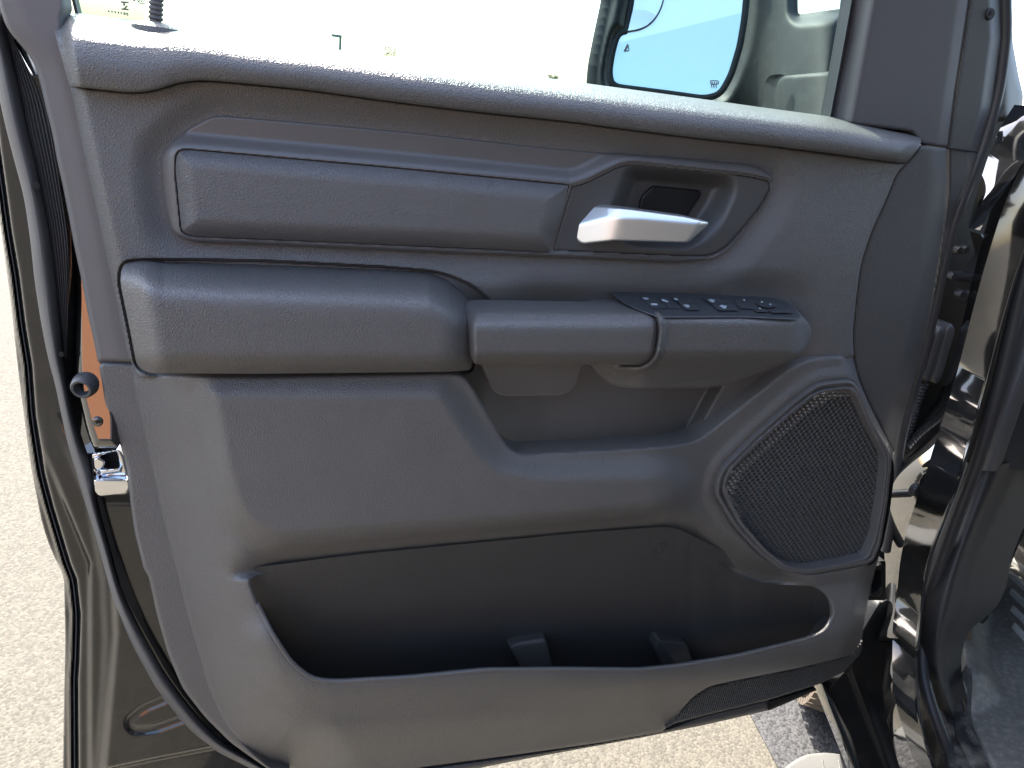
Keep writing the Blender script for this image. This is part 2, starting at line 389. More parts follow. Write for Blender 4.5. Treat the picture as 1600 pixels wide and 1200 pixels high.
def tree(x, y, dist, wpx, label, seed):
    random.seed(seed); cx, cy, cz = horizon(x, y, dist); rad = wpx / FPX * dist * .5
    t = tag(empty('tree', (cx, cy, 0)), label, 'tree', 'trees beyond the lot')
    zc = cz - rad * .8
    parts = [tube_geo([(cx, cy, 0), (cx + .1, cy, zc * .5), (cx, cy, zc)], [.3, .22, .1], 7)]
    for k in range(5):
        a = random.random() * 6.28; parts.append(tube_geo([(cx, cy, zc * .6), (cx + math.cos(a) * rad * .4, cy + math.sin(a) * rad * .4, zc), (cx + math.cos(a) * rad * .7, cy + math.sin(a) * rad * .7, zc + rad * .3)], [.12, .08, .03], 5))
    link('trunk', *merge(parts), M['bark'], t)
    V, F = [], []
    cl = [(random.gauss(0, .45) * rad, random.gauss(0, .45) * rad, random.gauss(0, .33) * rad) for _ in range(14)]
    for k in range(900):
        c = random.choice(cl); p = np.array([cx, cy, zc]) + np.array(c) + np.random.RandomState(seed * 1000 + k).normal(0, .17 * rad, 3)
        q = np.random.RandomState(seed * 5000 + k).normal(0, 1, (2, 3)); q[0] /= np.linalg.norm(q[0]); q[1] /= np.linalg.norm(q[1]); s = .16
        i = len(V); V += [p - q[0] * s, p + q[1] * s * .6, p + q[0] * s, p - q[1] * s * .6]; F.append([i, i + 1, i + 2, i + 3])
    link('crown', V, F, M['leaf'], t, smooth=False)
tree(612, 82, 150, 40, 'small pale green tree topping the sill beside the light pole', 3)
tree(868, 117, 150, 26, 'smaller green tree peeping over the sill left of the mirror', 5)

# ================================================================== THE DOOR
DOOR = tag(empty('truck_door', tuple(at([1400], [1080], 0)[0])), 'open black pickup door seen from inside, dark grained trim and chrome handle', 'truck door')

# --- traced outlines
TOP = [(84, 42), (90, 26), (100, 21), (122, 20), (210, 32), (268, 39), (400, 62), (531, 78), (620, 90), (900, 128), (1100, 155), (1200, 169), (1290, 181), (1320, 186), (1380, 199), (1425, 208)]
SEAM = [(108, 135), (160, 140), (205, 145), (240, 142), (278, 129), (310, 125), (340, 126.5), (400, 132), (480, 140), (600, 157), (720, 172), (900, 191), (960, 199.5), (1100, 217), (1200, 227.5), (1300, 240), (1416, 255)]
LEATHER_L = [(108, 134), (122, 200), (150, 330), (170, 420), (185, 490), (200, 560), (206, 567)]
A_EDGE = [(-8, -60), (-4, 0), (8, 38), (18, 54), (32, 70), (48, 90), (57, 108), (64, 135), (72, 170), (82, 210), (88, 245), (98, 290), (108, 340), (116, 385), (128, 440), (137, 490), (146, 530), (153, 566)]
LOW_L = [(153, 567), (160, 600), (165, 640), (175, 670), (190, 700), (200, 740), (203, 780), (210, 830), (225, 890), (232, 900), (245, 960), (262, 1020), (285, 1075), (320, 1120), (360, 1160), (402, 1190), (440, 1215)]
CREASE = [(206, 567), (208, 600), (220, 660), (235, 720), (250, 790), (265, 850), (278, 900), (292, 960), (310, 1020), (325, 1075), (345, 1120), (375, 1163), (410, 1197), (450, 1215)]

# --- belt trim (the padded roll under the window)
belt = rnd([(83, 45, 14), (88, 25, 10), (122, 20, 10)] + TOP[4:15] + [(1428, 208, 8), (1440, 216, 8), (1438, 228, 6), (1416, 255, 3)] + SEAM[::-1][1:-1] + [(109, 135, 3)], 30)
def d_belt(X, Y, s):
    yt, yb = yline(TOP, X), yline(SEAM, X); yt = np.where(X < 122, 20, yt)
    t = np.clip((yb - Y) / (yb - yt), 0, 1); u = np.clip((t - .54) / .46, 0, 1)
    d = .046 + .005 * np.sin(np.pi * np.clip(t / .6, 0, 1)) - .085 * u ** 2.5
    lx = X - xline([(90, 20), (108, 135)], Y); d -= .022 * (1 - ss(-2, 24, lx)) ** 2
    d -= .02 * (1 - ss(0, 28, xline([(1440, 205), (1436, 225), (1416, 255)], Y) - X)) ** 2
    return d
patch('belt_trim', belt, d_belt, M['leather'], DOOR, step=2.2, ew=4, er=.003, skirt=.05)

# --- outlines on the upper panel
BEZEL = rnd([(250, 262, 20), (252, 238, 10), (290, 202, 10), (330, 180, 20), (350, 179, 20), (500, 192), (650, 206), (850, 229), (1000, 242), (1100, 250), (1178, 257, 20), (1204, 272, 12), (1207, 290, 20), (1192, 324, 20), (1140, 388, 25), (1112, 405, 20), (1060, 411, 20), (900, 403), (700, 396), (400, 382), (300, 379, 25), (268, 366, 25), (256, 320)], 12)
INSERT = rnd([(274, 262, 16), (277, 235, 16), (300, 235, 14), (600, 262), (888, 290, 3), (876, 340), (859, 393, 3), (600, 381), (300, 368, 16), (284, 362, 16)], 10)
CUP = rnd([(892, 290, 3), (912, 285, 8), (970, 257, 12), (990, 254, 10), (1168, 273), (1203, 281, 6), (1206, 292, 12), (1190, 325, 20), (1138, 387, 22), (1110, 402, 12), (1060, 402), (861, 393, 2)], 8)
ARM = rnd([(187, 438, 16), (192, 411, 18), (230, 408, 20), (400, 410), (600, 420), (690, 428, 30), (740, 450, 30), (766, 476, 8), (756, 486, 10), (742, 496, 14), (738, 520, 14), (738, 560, 12), (737, 578, 12), (700, 581, 20), (400, 584), (232, 583, 16), (214, 572, 12), (204, 520)], 16)
def d_upper(X, Y, s):
    d = np.full(len(X), .026)
    lx = X - xline(LEATHER_L, Y); d -= .016 * (1 - ss(-2, 30, lx)) ** 2
    db = -sd(BEZEL, X, Y); d -= .011 * (1 - ss(-4, 52, db))
    # hollow under and behind the pull handle
    low = ss(440, 600, Y) * ss(690, 760, X); rt = xline([(1120, 600), (1072, 690)], Y)
    d -= .045 * low * (1 - ss(-13, 13, X - rt))
    d -= .012 * ss(415, 470, Y) * ss(760, 860, X) * (1 - ss(1180, 1300, X))
    d += .010 * ss(1180, 1330, X) * ss(240, 420, Y)
    d -= .012 * (1 - ss(0, 6, -sd(ARM, X, Y)))
    return d
upper = rnd([(109, 136, 2)] + SEAM[1:-1] + [(1414, 256, 3), (1400, 272, 10), (1385, 310), (1362, 360), (1345, 410), (1338, 460), (1332, 520), (1334, 556, 3), (1290, 575), (1200, 650), (1100, 725), (800, 730), (700, 610), (214, 590, 4), (206, 567, 4)] + LEATHER_L[::-1][1:-1], 20)
CUPH = CUP.mean(0) + (CUP - CUP.mean(0)) * np.array([.94, .90])
patch('upper_panel', upper, d_upper, M['leather'], DOOR, step=1.8, holes=[CUPH], hskirt=.004, ew=4, er=.003, skirt=.05)
def d_bezel(X, Y, s):
    si = -sd(INSERT, X, Y); sc = -sd(CUP, X, Y); m = np.minimum(si, sc)
    d = .017 + .011 * (1 - ss(2, 30, m)); d -= .004 * (1 - ss(.8, 2.6, m)); return np.where(m < -2.5, .010, d)
CUPH = CUP.mean(0) + (CUP - CUP.mean(0)) * np.array([.94, .90])
bez = patch('bezel', BEZEL, d_bezel, M['plastic'], DOOR, step=1.8, holes=[CUPH], hskirt=.004, ew=5, er=.004, skirt=.02)
patch('insert_pad', INSERT, .0385, M['soft'], DOOR, step=1.8, ew=30, er=.011, skirt=.02)
CAV = rnd([(985, 268, 15), (1105, 279, 15), (1130, 288, 20), (1112, 330, 20), (1080, 378, 20), (985, 376, 20), (960, 340, 20)], 15)
def d_cup(X, Y, s):
    c = sd(CAV, X, Y); return .022 - .034 * ss(-16 - 14 * ss(1080, 1130, X), 16, c) + 0 * X
cup = patch('handle_cup', CUP, d_cup, M['cup'], DOOR, step=1.8, ew=5, er=.004, skirt=.02)
patch('blanking_plate', rnd([(997, 330, 3), (1002, 307, 8), (1020, 290, 6), (1093, 297, 4), (1096, 304, 4), (1072, 340, 3), (1000, 342, 3)], 5), -.0075, M['darkplastic'], cup, step=1.5, ew=3, er=.002, skirt=.02)
# chrome lever
LEVER = rnd([(897, 372, 8), (900, 342, 14), (912, 322, 14), (940, 321, 10), (985, 326), (1070, 338), (1107, 347, 4), (1106, 352, 3), (1076, 379, 5), (1060, 379), (960, 376), (935, 379), (908, 382, 6)], 6)
def d_lever(X, Y, s):
    d = .056 + .00016 * (X - 1000)
    top = yline([(897, 352), (950, 340), (1000, 342), (1107, 352)], X)
    d -= .00045 * sp(top - Y, 1.2)                                  # bevelled top face
    d -= .00034 * sp(958 - X - .25 * (Y - 360), 5)               # rounded root
    d -= .0008 * sp(X - xline([(1097, 345), (1072, 379)], Y), 1.2); return d
patch('lever', LEVER, d_lever, M['metal'], cup, step=1.3, ew=3, er=.002, skirt=.014, sharp=50)

# --- armrest, pull handle, switch pod
ACR = [(180, 424), (203, 432), (256, 447), (362, 453), (575, 460), (670, 465), (702, 480), (734, 503), (760, 530)]
def d_arm(X, Y, s):
    d = .100 - .00205 * sp(yline(ACR, X) - Y, 8)
    d -= .012 * (1 - ss(0, 42, 583 - Y)) ** 2
    d -= .03 * (1 - ss(0, 60, X - xline([(188, 430), (212, 570)], Y))) ** 2
    d -= .035 * ss(670, 770, X) ** 2 ; return d
patch('armrest', ARM, d_arm, M['soft'], DOOR, step=2.2, ew=15, er=.009, skirt=.06)
PULL = rnd([(737, 510, 12), (742, 485, 10), (770, 484), (1004, 487, 14), (1024, 493, 12), (1027, 515, 14), (1021, 555, 14), (1004, 570, 14), (760, 570), (740, 569, 6)], 10)
def d_pull(X, Y, s):
    return .104 - .0011 * sp(506 - Y, 4) - .012 * (1 - ss(0, 26, 570 - Y)) ** 2
patch('pull_handle', PULL, d_pull, M['soft'], DOOR, step=2, ew=7, er=.006, skirt=.04)
patch('trim_plate', rnd([(748, 560, 3), (915, 560, 3), (908, 585, 12), (897, 608, 12), (880, 617, 10), (785, 619, 10), (768, 610, 10)], 8), lambda X, Y, s: .030 + .012 * ss(640, 570, Y), M['soft'], DOOR, step=2, ew=3, er=.002, skirt=.05)
POD = rnd([(914, 490, 8), (920, 470, 12), (936, 459, 10), (975, 458), (1110, 463), (1190, 467), (1232, 473, 8), (1254, 494, 8), (1268, 510, 12), (1268, 530, 12), (1252, 554, 14), (1228, 568, 14), (1180, 585), (1140, 600, 20), (1105, 607, 20), (985, 607, 20), (952, 602, 20), (934, 586, 10), (920, 566, 6)], 10)
def d_pod(X, Y, s):
    d = .100 - .0021 * sp(497 + (X - 1030) * .014 - Y, 3)
    d -= .040 * ss(545, 607, Y) - .0 * X
    d -= .045 * (1 - ss(930, 1016, X)) * np.maximum(ss(480, 500, Y), .7 * (Y < 488))
    q = -sd(PULL, X, Y); d += (  .007 * np.exp(-((q - 8) / 5.0) ** 2) - .009 * (1 - ss(0, 4, q))) * ss(950, 985, X) * ss(480, 492, Y)
    d -= .03 * ss(1225, 1272, X) ** 2 ; return d
patch('switch_pod', POD, d_pod, M['soft'], DOOR, step=2, ew=5, er=.004, skirt=.028)
SWP = rnd([(957, 461, 3), (978, 476, 10), (1000, 486, 10), (1030, 496, 6), (1160, 496), (1246, 500, 3), (1252, 494, 3), (1232, 474, 4), (1218, 469, 4), (1112, 464), (975, 459.5, 3)], 4)
def d_top(off):
    return lambda X, Y, s: .100 - .0021 * np.maximum(497 + (X - 1030) * .014 - Y, 0) + off
swp = patch('switch_panel', SWP, d_top(.004), M['switchplastic'], DOOR, step=1.3, ew=3, er=.003, skirt=.012)
def button(pts, off=.0075, m='switchplastic', nm='switch', par=None):
    return patch(nm, rnd(pts, 1.5), d_top(off), M[m], par or swp, step=.9, ew=1.2, er=.001, skirt=.006)
b1 = button([(1001, 464.5), (1024, 464.5), (1034, 472), (1010, 472)]); b2 = button([(1011, 473), (1035, 473), (1044, 482), (1020, 482)])
b3 = button([(1030, 465), (1047, 466), (1060, 474), (1042, 474)]); b4 = button([(1040, 475), (1058, 475), (1064, 482), (1046, 482)])
b5 = button([(1050, 465), (1074, 466), (1082, 473), (1062, 473)], .010); b6 = button([(1064, 474), (1086, 474), (1094, 484), (1072, 484)], .010)
b7 = button([(1100, 466), (1134, 467), (1142, 474), (1110, 474)], .010); b8 = button([(1114, 475), (1146, 475), (1154, 485), (1124, 485)], .010)
button([(1150, 468), (1176, 469), (1182, 482), (1158, 482)], .009); button([(1181, 484), (1199, 484), (1200, 487), (1182, 487)], .011)
button([(1203, 485), (1236, 486), (1240, 488.5), (1206, 488.5)], .011)
kn = button([(1186, 474), (1196, 471), (1210, 474), (1213, 478), (1203, 481), (1190, 479)], .012, nm='mirror_knob')
def icon(par, pts, off=.0125): 
    patch('icon', rnd(pts, .4), d_top(off), M['white'], par, step=.8, skirt=.001)
icon(b1, [(1003, 465.5), (1010, 465.2), (1015, 467), (1013, 468), (1007, 467.6)], .0085); icon(b2, [(1016, 475), (1022, 473.8), (1028, 475), (1027, 477), (1019, 477)], .0085)
icon(b3, [(1033, 467.8), (1038, 467.6), (1045, 471), (1043, 472.6), (1036, 471)], .0085)
for b, x, y, w_ in ((b5, 1056, 467.6, 5), (b6, 1073, 478, 6.5), (b7, 1112, 469.8, 7), (b8, 1130, 479.3, 8)):
    w_ *= .8; h = w_ * .42
    icon(b, [(x - w_, y - h * .2), (x - w_ * .2, y - h), (x + w_, y - h * .4), (x + w_ * .8, y - h * .05), (x, y - h * .6), (x - w_ * .8, y)], .0112)
    icon(b, [(x - w_ * .5, y + h * .1), (x + w_ * .1, y - h * .4), (x + w_ * .8, y + h * .1), (x + w_ * .7, y + h), (x + w_ * .1, y + h)], .0112)
for x, y in ((1191, 472), (1204, 475.5), (1163, 469), (1188, 482.2)):
    icon(kn, [(x - 2, y), (x, y - 1.2), (x + 2, y), (x, y + 1.2)], .0135)

# --- lower panel with bolster, map pocket and speaker
POCK = rnd([(389, 906, 8), (402, 898, 6), (560, 882), (750, 863), (900, 849), (1000, 840), (1052, 836, 12), (1078, 842, 14), (1108, 868, 14), (1150, 898, 20), (1190, 912, 20), (1272, 916, 10), (1296, 934, 12), (1302, 962, 14), (1290, 986, 14), (1262, 998, 14), (1150, 1025), (1060, 1040), (1000, 1046), (880, 1045), (760, 1046), (640, 1058), (520, 1065, 16), (486, 1060, 16), (455, 1035, 16), (425, 990), (403, 945)], 16)
SPK = rnd([(1117, 772, 12), (1125, 735, 16), (1180, 680), (1240, 627), (1278, 599, 16), (1332, 594, 8), (1345, 612, 8), (1366, 660), (1392, 707, 6), (1393, 728, 8), (1387, 785), (1376, 850, 10), (1364, 878, 8), (1330, 886), (1262, 898, 14), (1222, 893, 14), (1185, 864), (1148, 824)], 12)
lower = rnd([(206, 567, 4), (213, 579, 5), (226, 586, 6), (400, 588), (690, 583, 14), (722, 585, 14), (738, 604, 14), (770, 660), (792, 698, 12), (812, 709, 14), (1000, 700), (1062, 694, 16), (1092, 686, 14), (1150, 640), (1210, 592), (1240, 570, 12), (1270, 559, 12), (1333, 554, 3), (1340, 590), (1362, 640), (1395, 704, 5), (1397, 728, 8), (1388, 800), (1376, 860), (1362, 910), (1352, 960), (1345, 1004), (1330, 1024, 8), (1250, 1043), (1150, 1063), (1108, 1072, 12), (1082, 1089, 12), (1060, 1115), (1036, 1143, 4), (940, 1160), (800, 1180), (650, 1200), (600, 1222), (452, 1222, 4)] + CREASE[::-1][1:-1], 16)
PTOP = [(380, 900), (560, 882), (750, 863), (900, 849), (1000, 840), (1055, 836), (1080, 844), (1110, 870), (1150, 898), (1190, 912), (1272, 916), (1300, 940)]
PBOT = [(425, 990), (455, 1035), (486, 1060), (520, 1065), (640, 1058), (760, 1046), (880, 1045), (1000, 1046), (1060, 1040), (1150, 1025), (1262, 998), (1300, 970)]
BOL = rnd([(322, 604, 20), (695, 604, 20), (735, 665, 30), (775, 722, 30), (860, 735, 30), (1050, 730, 30), (1075, 760, 30), (1050, 800, 30), (880, 815, 30), (650, 832, 30), (420, 850, 30), (370, 815, 30), (345, 740, 30)], 20)
def d_lower(X, Y, s):
    L = dl(CREASE, X, Y)
    d = .010 + .048 * ss(-5, 115, L)
    d += .016 * ss(-26, 22, sd(BOL, X, Y))
    pt = dl(PTOP, X, Y); above = Y < yline(PTOP, X) + 2
    d -= .030 * (1 - ss(0, 52, pt)) ** 1.5 * (1 - ss(-6, 10, Y - yline(PTOP, X))) * ss(330, 450, X) * (1 - ss(1200, 1285, X))
    pb = dl(PBOT, X, Y); under = (Y > 900) & (sd(POCK, X, Y) < 0)
    d += np.where(under & (Y > 940), .012 * (1 - ss(6, 62, pb)), 0) * ss(940, 1010, Y)
    d -= .045 * ss(1085, 1200, Y + (X - 700) * .13) ** 1.5
    sk = dl(np.vstack([SPK, SPK[:1]]), X, Y)
    d -= .018 * ss(1010, 1120, X) * (1 - ss(900, 960, Y)) 
    d += .004 * (1 - ss(8, 26, sk))
    d -= .02 * ss(0, 30, 30 - (xline([(1333, 554), (1395, 704), (1352, 960), (1330, 1024)], Y) - X)) ** 2 * ss(1200, 1300, X)
    return d
LOW = patch('lower_panel', lower, d_lower, M['leather_low'], DOOR, step=2.8, holes=[POCK, SPK], ew=5, er=.003, skirt=.035, hskirt=.005)
rp = rnd([(402, 943), (425, 990), (455, 1035), (486, 1060), (520, 1065), (640, 1058), (760, 1046), (880, 1045), (1000, 1046), (1060, 1040), (1150, 1025), (1262, 998), (1290, 986), (1302, 962)], 16, False); rp = resample(rp, 260)
tube('pocket_rim', at(rp[:, 0], rp[:, 1], d_lower(rp[:, 0] , rp[:, 1] + .5, 0) - .0016), .0030, M['leather_low'], LOW, 8)
fl_ = at(rp[:, 0], rp[:, 1] + 4 + 75 * ss(945, 1030, rp[:, 1]), .014); fb_ = fl_ + np.array([0, .19, 0]); nf = len(fl_)
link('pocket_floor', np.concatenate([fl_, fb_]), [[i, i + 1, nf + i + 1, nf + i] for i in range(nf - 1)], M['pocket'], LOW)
# mould mark
cx, cy = 1030, 860
mk = []
th = np.linspace(0, 2 * math.pi, 41)
# pocket tub
pk = rnd([(370, 890, 10), (560, 866), (900, 833), (1050, 822, 20), (1130, 860, 20), (1200, 900), (1320, 905, 10), (1330, 1000, 20), (1280, 1070), (1050, 1120), (700, 1130), (500, 1130, 20), (420, 1060, 20)], 20)
def d_pk(X, Y, s):
    t = np.clip((Y - yline(PTOP, X)) / 210, -.2, 1.3); return .0375 - .115 * t - .03 * ss(1050, 1150, X) * (1 - ss(.3, .8, t))
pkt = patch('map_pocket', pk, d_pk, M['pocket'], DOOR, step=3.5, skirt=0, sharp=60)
def d_blk(top):
    return lambda X, Y, s: .018 - .0012 * sp(top - Y + (X - 830) * -.1, 2)
patch('pocket_rib', rnd([(795, 1010, 5), (806, 1000, 5), (851, 992, 4), (868, 1060, 2), (825, 1062, 2)], 3), lambda X, Y, s: -.018 + .00005 * (X - 800) - .0011 * sp(1008 - Y - (X - 800) * .14, 2), M['pocket'], pkt, step=1.6, ew=5, er=.004, skirt=.04)
patch('pocket_rib', rnd([(1022, 1012, 4), (1028, 998, 5), (1072, 1003, 4), (1088, 1050, 2), (1045, 1055, 2)], 3), lambda X, Y, s: -.020 - .0004 * np.abs(X - (1032 + (Y - 1002) * .68)), M['pocket'], pkt, step=1.6, ew=4, er=.003, skirt=.04)
# mould mark pressed into the pocket wall
ring = []
for rr in (15, 11.5):
    pts = np.stack([cx + rr * np.cos(th), cy + rr * 1.05 * np.sin(th)], 1); ring.append(tube_geo(at(pts[:, 0], pts[:, 1], d_pk(pts[:, 0], pts[:, 1], 0) + .0002), .0006, 6, False))
for a, b in (((1022, 858), (1022, 868)), ((1027, 866), (1031, 854)), ((1031, 854), (1036, 864)), ((1036, 864), (1029, 866))):
    pts = resample([a, b], 4); ring.append(tube_geo(at(pts[:, 0], pts[:, 1], d_pk(pts[:, 0], pts[:, 1], 0) + .0002), .0006, 6))
link('mould_mark', *merge(ring), M['pocket'], pkt)
# speaker: rim, grille, dark well
RIMI = rnd([(1133, 765, 10), (1140, 738, 14), (1185, 693), (1240, 645), (1278, 615, 16), (1328, 608, 8), (1338, 620, 8), (1356, 664), (1382, 713, 6), (1383, 734, 8), (1377, 785), (1366, 842, 10), (1354, 870, 8), (1320, 879), (1262, 889, 14), (1228, 884, 14), (1195, 857), (1158, 815)], 12)
spk = patch('speaker_grille', SPK, lambda X, Y, s: .0515 - .018 * ss(3, 14, s), M['plastic'], DOOR, step=1.6, holes=[RIMI], ew=3, er=.0025, skirt=.03)
patch('speaker_well', RIMI, .012, M['void'], spk, step=6, skirt=(0, -.02, 0))
def honeycomb():
    c = .0096; V, F = [], []
    p = at(RIMI[:, 0], RIMI[:, 1], .034); poly = p[:, [0, 2]]
    lo, hi = poly.min(0), poly.max(0); rr = c / math.sqrt(3); row = 0; z = lo[1]
    cs = []
    while z < hi[1]:
        x = lo[0] + (c / 2 if row % 2 else 0)
        while x < hi[0]: cs.append((x, z)); x += c
        z += rr * 1.5 * .62; row += 1
    cs = np.array(cs); s = sd(poly, cs[:, 0], cs[:, 1]); cs = cs[s > -.0015]
    for x, z in cs:
        i = len(V)
        for rad, dy in ((1.0, 0), (.70, 0), (.64, .006)):
            for k in range(6):
                a = math.pi / 2 + k * math.pi / 3; V.append((x + rr * rad * math.cos(a), -.034 + dy - (.0012 if rad == .70 else 0), z + .62 * rr * rad * math.sin(a)))
        for k in range(6):
            k2 = (k + 1) % 6
            F += [[i + k, i + k2, i + 6 + k2, i + 6 + k], [i + 6 + k, i + 6 + k2, i + 12 + k2, i + 12 + k]]
    o = link('grille_mesh', V, F, M['grille'], spk, smooth=False); o['kind'] = 'stuff'; return o
honeycomb()

# --- bottom: dotted grip panel and dark sill strip
patch('grip_panel', rnd([(1036, 1142, 2), (1060, 1115), (1083, 1089, 10), (1109, 1073, 10), (1150, 1064), (1250, 1044), (1330, 1024, 6), (1348, 1000, 3), (1346, 1020), (1318, 1050, 8), (1280, 1069), (1200, 1094), (1100, 1118), (1052, 1131)], 6), lambda X, Y, s: .026 - .0002 * np.maximum(X - 1280, 0), M['dots'], DOOR, step=2, ew=3, er=.002, skirt=.03)
patch('bottom_strip', rnd([(600, 1208, 3), (800, 1180), (940, 1160), (1036, 1140), (1100, 1116), (1200, 1092, 2), (1201, 1110, 2), (1100, 1133), (1000, 1153), (820, 1186), (640, 1222, 3)], 4), lambda X, Y, s: .010, M['cup'], DOOR, step=2.2, ew=6, er=.008, skirt=.05)
patch('bottom_strip', rnd([(1199, 1094, 3), (1240, 1083), (1272, 1073, 6), (1277, 1078, 5), (1240, 1094), (1200, 1111, 3)], 4), .004, M['void'], DOOR, step=1.8, ew=4, er=.006, skirt=.05)

# --- rear strips
strip = rnd(A_EDGE[:-1] + [(153, 566, 2), (216, 567, 2)] + [(x + 12, y) for x, y in LEATHER_L[::-1][1:-1]] + [(118, 134, 4), (100, 50, 8), (96, 30, 8), (102, 12, 4), (92, -60, 2)], 14)
def d_strip(X, Y, s):
    return .004 + .004 * ss(0, 40, X - xline(A_EDGE, Y)) - .05 * ss(30, -40, Y) * 0
patch('pillar_trim', strip, d_strip, M['pillar'], DOOR, step=2.4, ew=7, er=.006, skirt=.03)
lstrip = rnd(LOW_L + [(x + 9, y) for x, y in CREASE[::-1][:-1]] + [(214, 568, 2)], 12)
patch('edge_trim', lstrip, lambda X, Y, s: .0075, M['leather_low'], DOOR, step=2.4, ew=5, er=.004, skirt=.03)

# --- painted door shell with its flanges
L0 = [(-40, -60), (-32, 60), (-22, 200), (-6, 310), (0, 350), (10, 420), (18, 480), (24, 540), (31, 600), (40, 670), (47, 720), (56, 770), (66, 820), (80, 860), (95, 890), (100, 905), (102, 1000), (100, 1100), (98, 1230)]
BLK = [(-30, -60), (-18, 120), (-6, 230), (4, 300), (12, 360), (24, 430), (34, 510), (44, 570), (50, 650), (56, 690), (64, 740), (77, 790), (92, 840), (104, 880), (114, 905), (120, 960), (118, 1030), (116, 1060), (117, 1230)]
SL = [(-36, -60), (-28, 20), (-10, 100), (-2, 150), (9, 200), (26, 265), (38, 310), (48, 380), (54, 440), (65, 510), (75, 560), (86, 600), (96, 650), (107, 700), (120, 740), (131, 780), (147, 830), (165, 895), (176, 935), (190, 975), (207, 1015), (225, 1047), (240, 1075), (252, 1090), (275, 1120), (300, 1148), (337, 1174), (400, 1205), (430, 1222)]
SR = [(-14, -60), (0, 20), (20, 95), (36, 165), (43, 200), (56, 250), (68, 310), (78, 360), (87, 430), (93, 500), (99, 560), (107, 600), (117, 650), (135, 707), (146, 740), (152, 780), (162, 820), (174, 860), (184, 900), (197, 935), (215, 970), (235, 1005), (257, 1045), (277, 1075), (300, 1105), (325, 1135), (350, 1160), (408, 1193), (440, 1212)]
def d_shell(X, Y, s):
    xb = xline(BLK, Y); d = -.060 - .030 * ss(0, 14, xb - X)
    d -= .03 * np.exp(-((X - xb) / 5.0) ** 2)                                   # hem gap
    d += .012 * ss(0, 14, X - xline([(40, 300), (60, 700), (133, 880), (133, 1220)], Y)) * ss(600, 800, Y)
    d += .010 * ss(-9, 9, X - xline([(60, 600), (137, 780), (160, 905), (164, 1000), (160, 1085), (150, 1220)], Y)) * ss(640, 760, Y)
    d += .014 * ss(-8, 9, X - xline([(100, 600), (150, 780), (176, 905), (180, 990), (172, 1085), (160, 1220)], Y)) * ss(700, 800, Y)
    # pressed oval and bottom step in the corner panel
    oc = resample(rnd([(260, 1092, 30), (222, 1108, 30), (200, 1128, 30), (208, 1142, 20), (240, 1140, 20), (290, 1122)], 20, False), 40)
    d -= .004 * (1 - ss(0, 11, dl(oc, X, Y)))
    d -= .016 * ss(-3, 4, Y - yline([(160, 1203), (240, 1186), (345, 1166), (400, 1160)], X)) * (X > 160)
    return d
shell = patch('door_shell', rnd(L0 + [(460, 1230, 3), (440, 1200), (300, 1060), (230, 800), (190, 600), (150, 400), (100, 200), (60, 60), (20, -60, 2)], 16), d_shell, M['paint_dusty'], DOOR, step=2.2, skirt=.05, ew=4, er=.004)
# painted jamb strip beside the trim
patch('jamb_panel', rnd([(60, 100), (86, 240), (100, 330), (112, 400), (116, 460), (117, 560), (119, 605), (128, 640), (136, 672), (146, 700, 6), (186, 700, 4), (186, 650), (168, 560), (150, 400), (110, 100)], 14), lambda X, Y, s: -.045 + .000112 * (Y - 350) + 1.6e-7 * (Y - 350) ** 2 + .006 * ss(0, 12, s), M['paint'], DOOR, step=2.2, ew=4, er=.006, skirt=.03)
patch('jamb_panel', rnd([(150, 768, 8), (156, 800), (168, 850), (185, 905), (205, 950), (222, 985), (245, 1025), (270, 1062), (300, 1098), (340, 1140), (300, 1000), (260, 850), (215, 765, 8)], 14), lambda X, Y, s: -.105 + .00024 * (Y - 770) + .010 * ss(6, 16, s), M['paint'], DOOR, step=2.2, ew=4, er=.006, skirt=.03)
# seal bulb, ribbed lip, black hem seal
ribbon('door_seal', SL, SR, lambda t, s: -.034 + .020 * np.sin(np.pi * np.clip(t * .9 + .08, 0, 1)) , M['rubber'], DOOR, n=220, m=12, back=.02)
RB0 = [(2, 20), (22, 95), (38, 165), (44, 200), (57, 250), (69, 310), (79, 360), (88, 430), (95, 500), (101, 560)]
RB1 = [(6, 20), (34, 75), (66, 150), (78, 200), (90, 270), (101, 340), (106, 380), (108, 440), (108, 500), (106, 562)]
ribbon('ribbed_seal', RB0, RB1, lambda t, s: -.028 + .0018 * np.cos(t * 2 * np.pi * 6) + .008 * t, M['rubber_dark'], DOOR, n=120, m=49, back=.02, sharp=0)
ribbon('jamb_lip', [(20, 60), (66, 150), (78, 200), (90, 270), (101, 340), (106, 380), (107, 440), (106, 500), (104, 560), (108, 605), (118, 650), (130, 690), (137, 709)], [(22, 60), (72, 150), (84, 205), (97, 275), (108, 345), (114, 400), (117, 460), (117, 560), (120, 605), (130, 645), (140, 680), (150, 706)], lambda t, s: -.012 - .014 * t, M['paint_dusty'], DOOR, n=140, m=5, back=.03)
ribbon('jamb_lip', [(146, 740), (152, 780), (162, 820), (174, 860), (184, 900), (197, 935), (215, 970), (235, 1005), (257, 1045), (277, 1075), (300, 1105), (325, 1135), (360, 1165), (420, 1200)], [(152, 738), (161, 780), (172, 822), (184, 862), (198, 903), (212, 940), (228, 975), (247, 1010), (268, 1046), (288, 1078), (312, 1108), (340, 1140), (375, 1170), (430, 1204)], lambda t, s: -.014 - .006 * t, M['paint_dusty'], DOOR, n=140, m=5, back=.03)
ribbon('hem_seal', [(x - 1.6, y) for x, y in BLK], [(x + 2.2, y) for x, y in BLK], lambda t, s: -.082 + .004 * np.sin(np.pi * t), M['rubber_dark'], DOOR, n=160, m=5, back=.01)
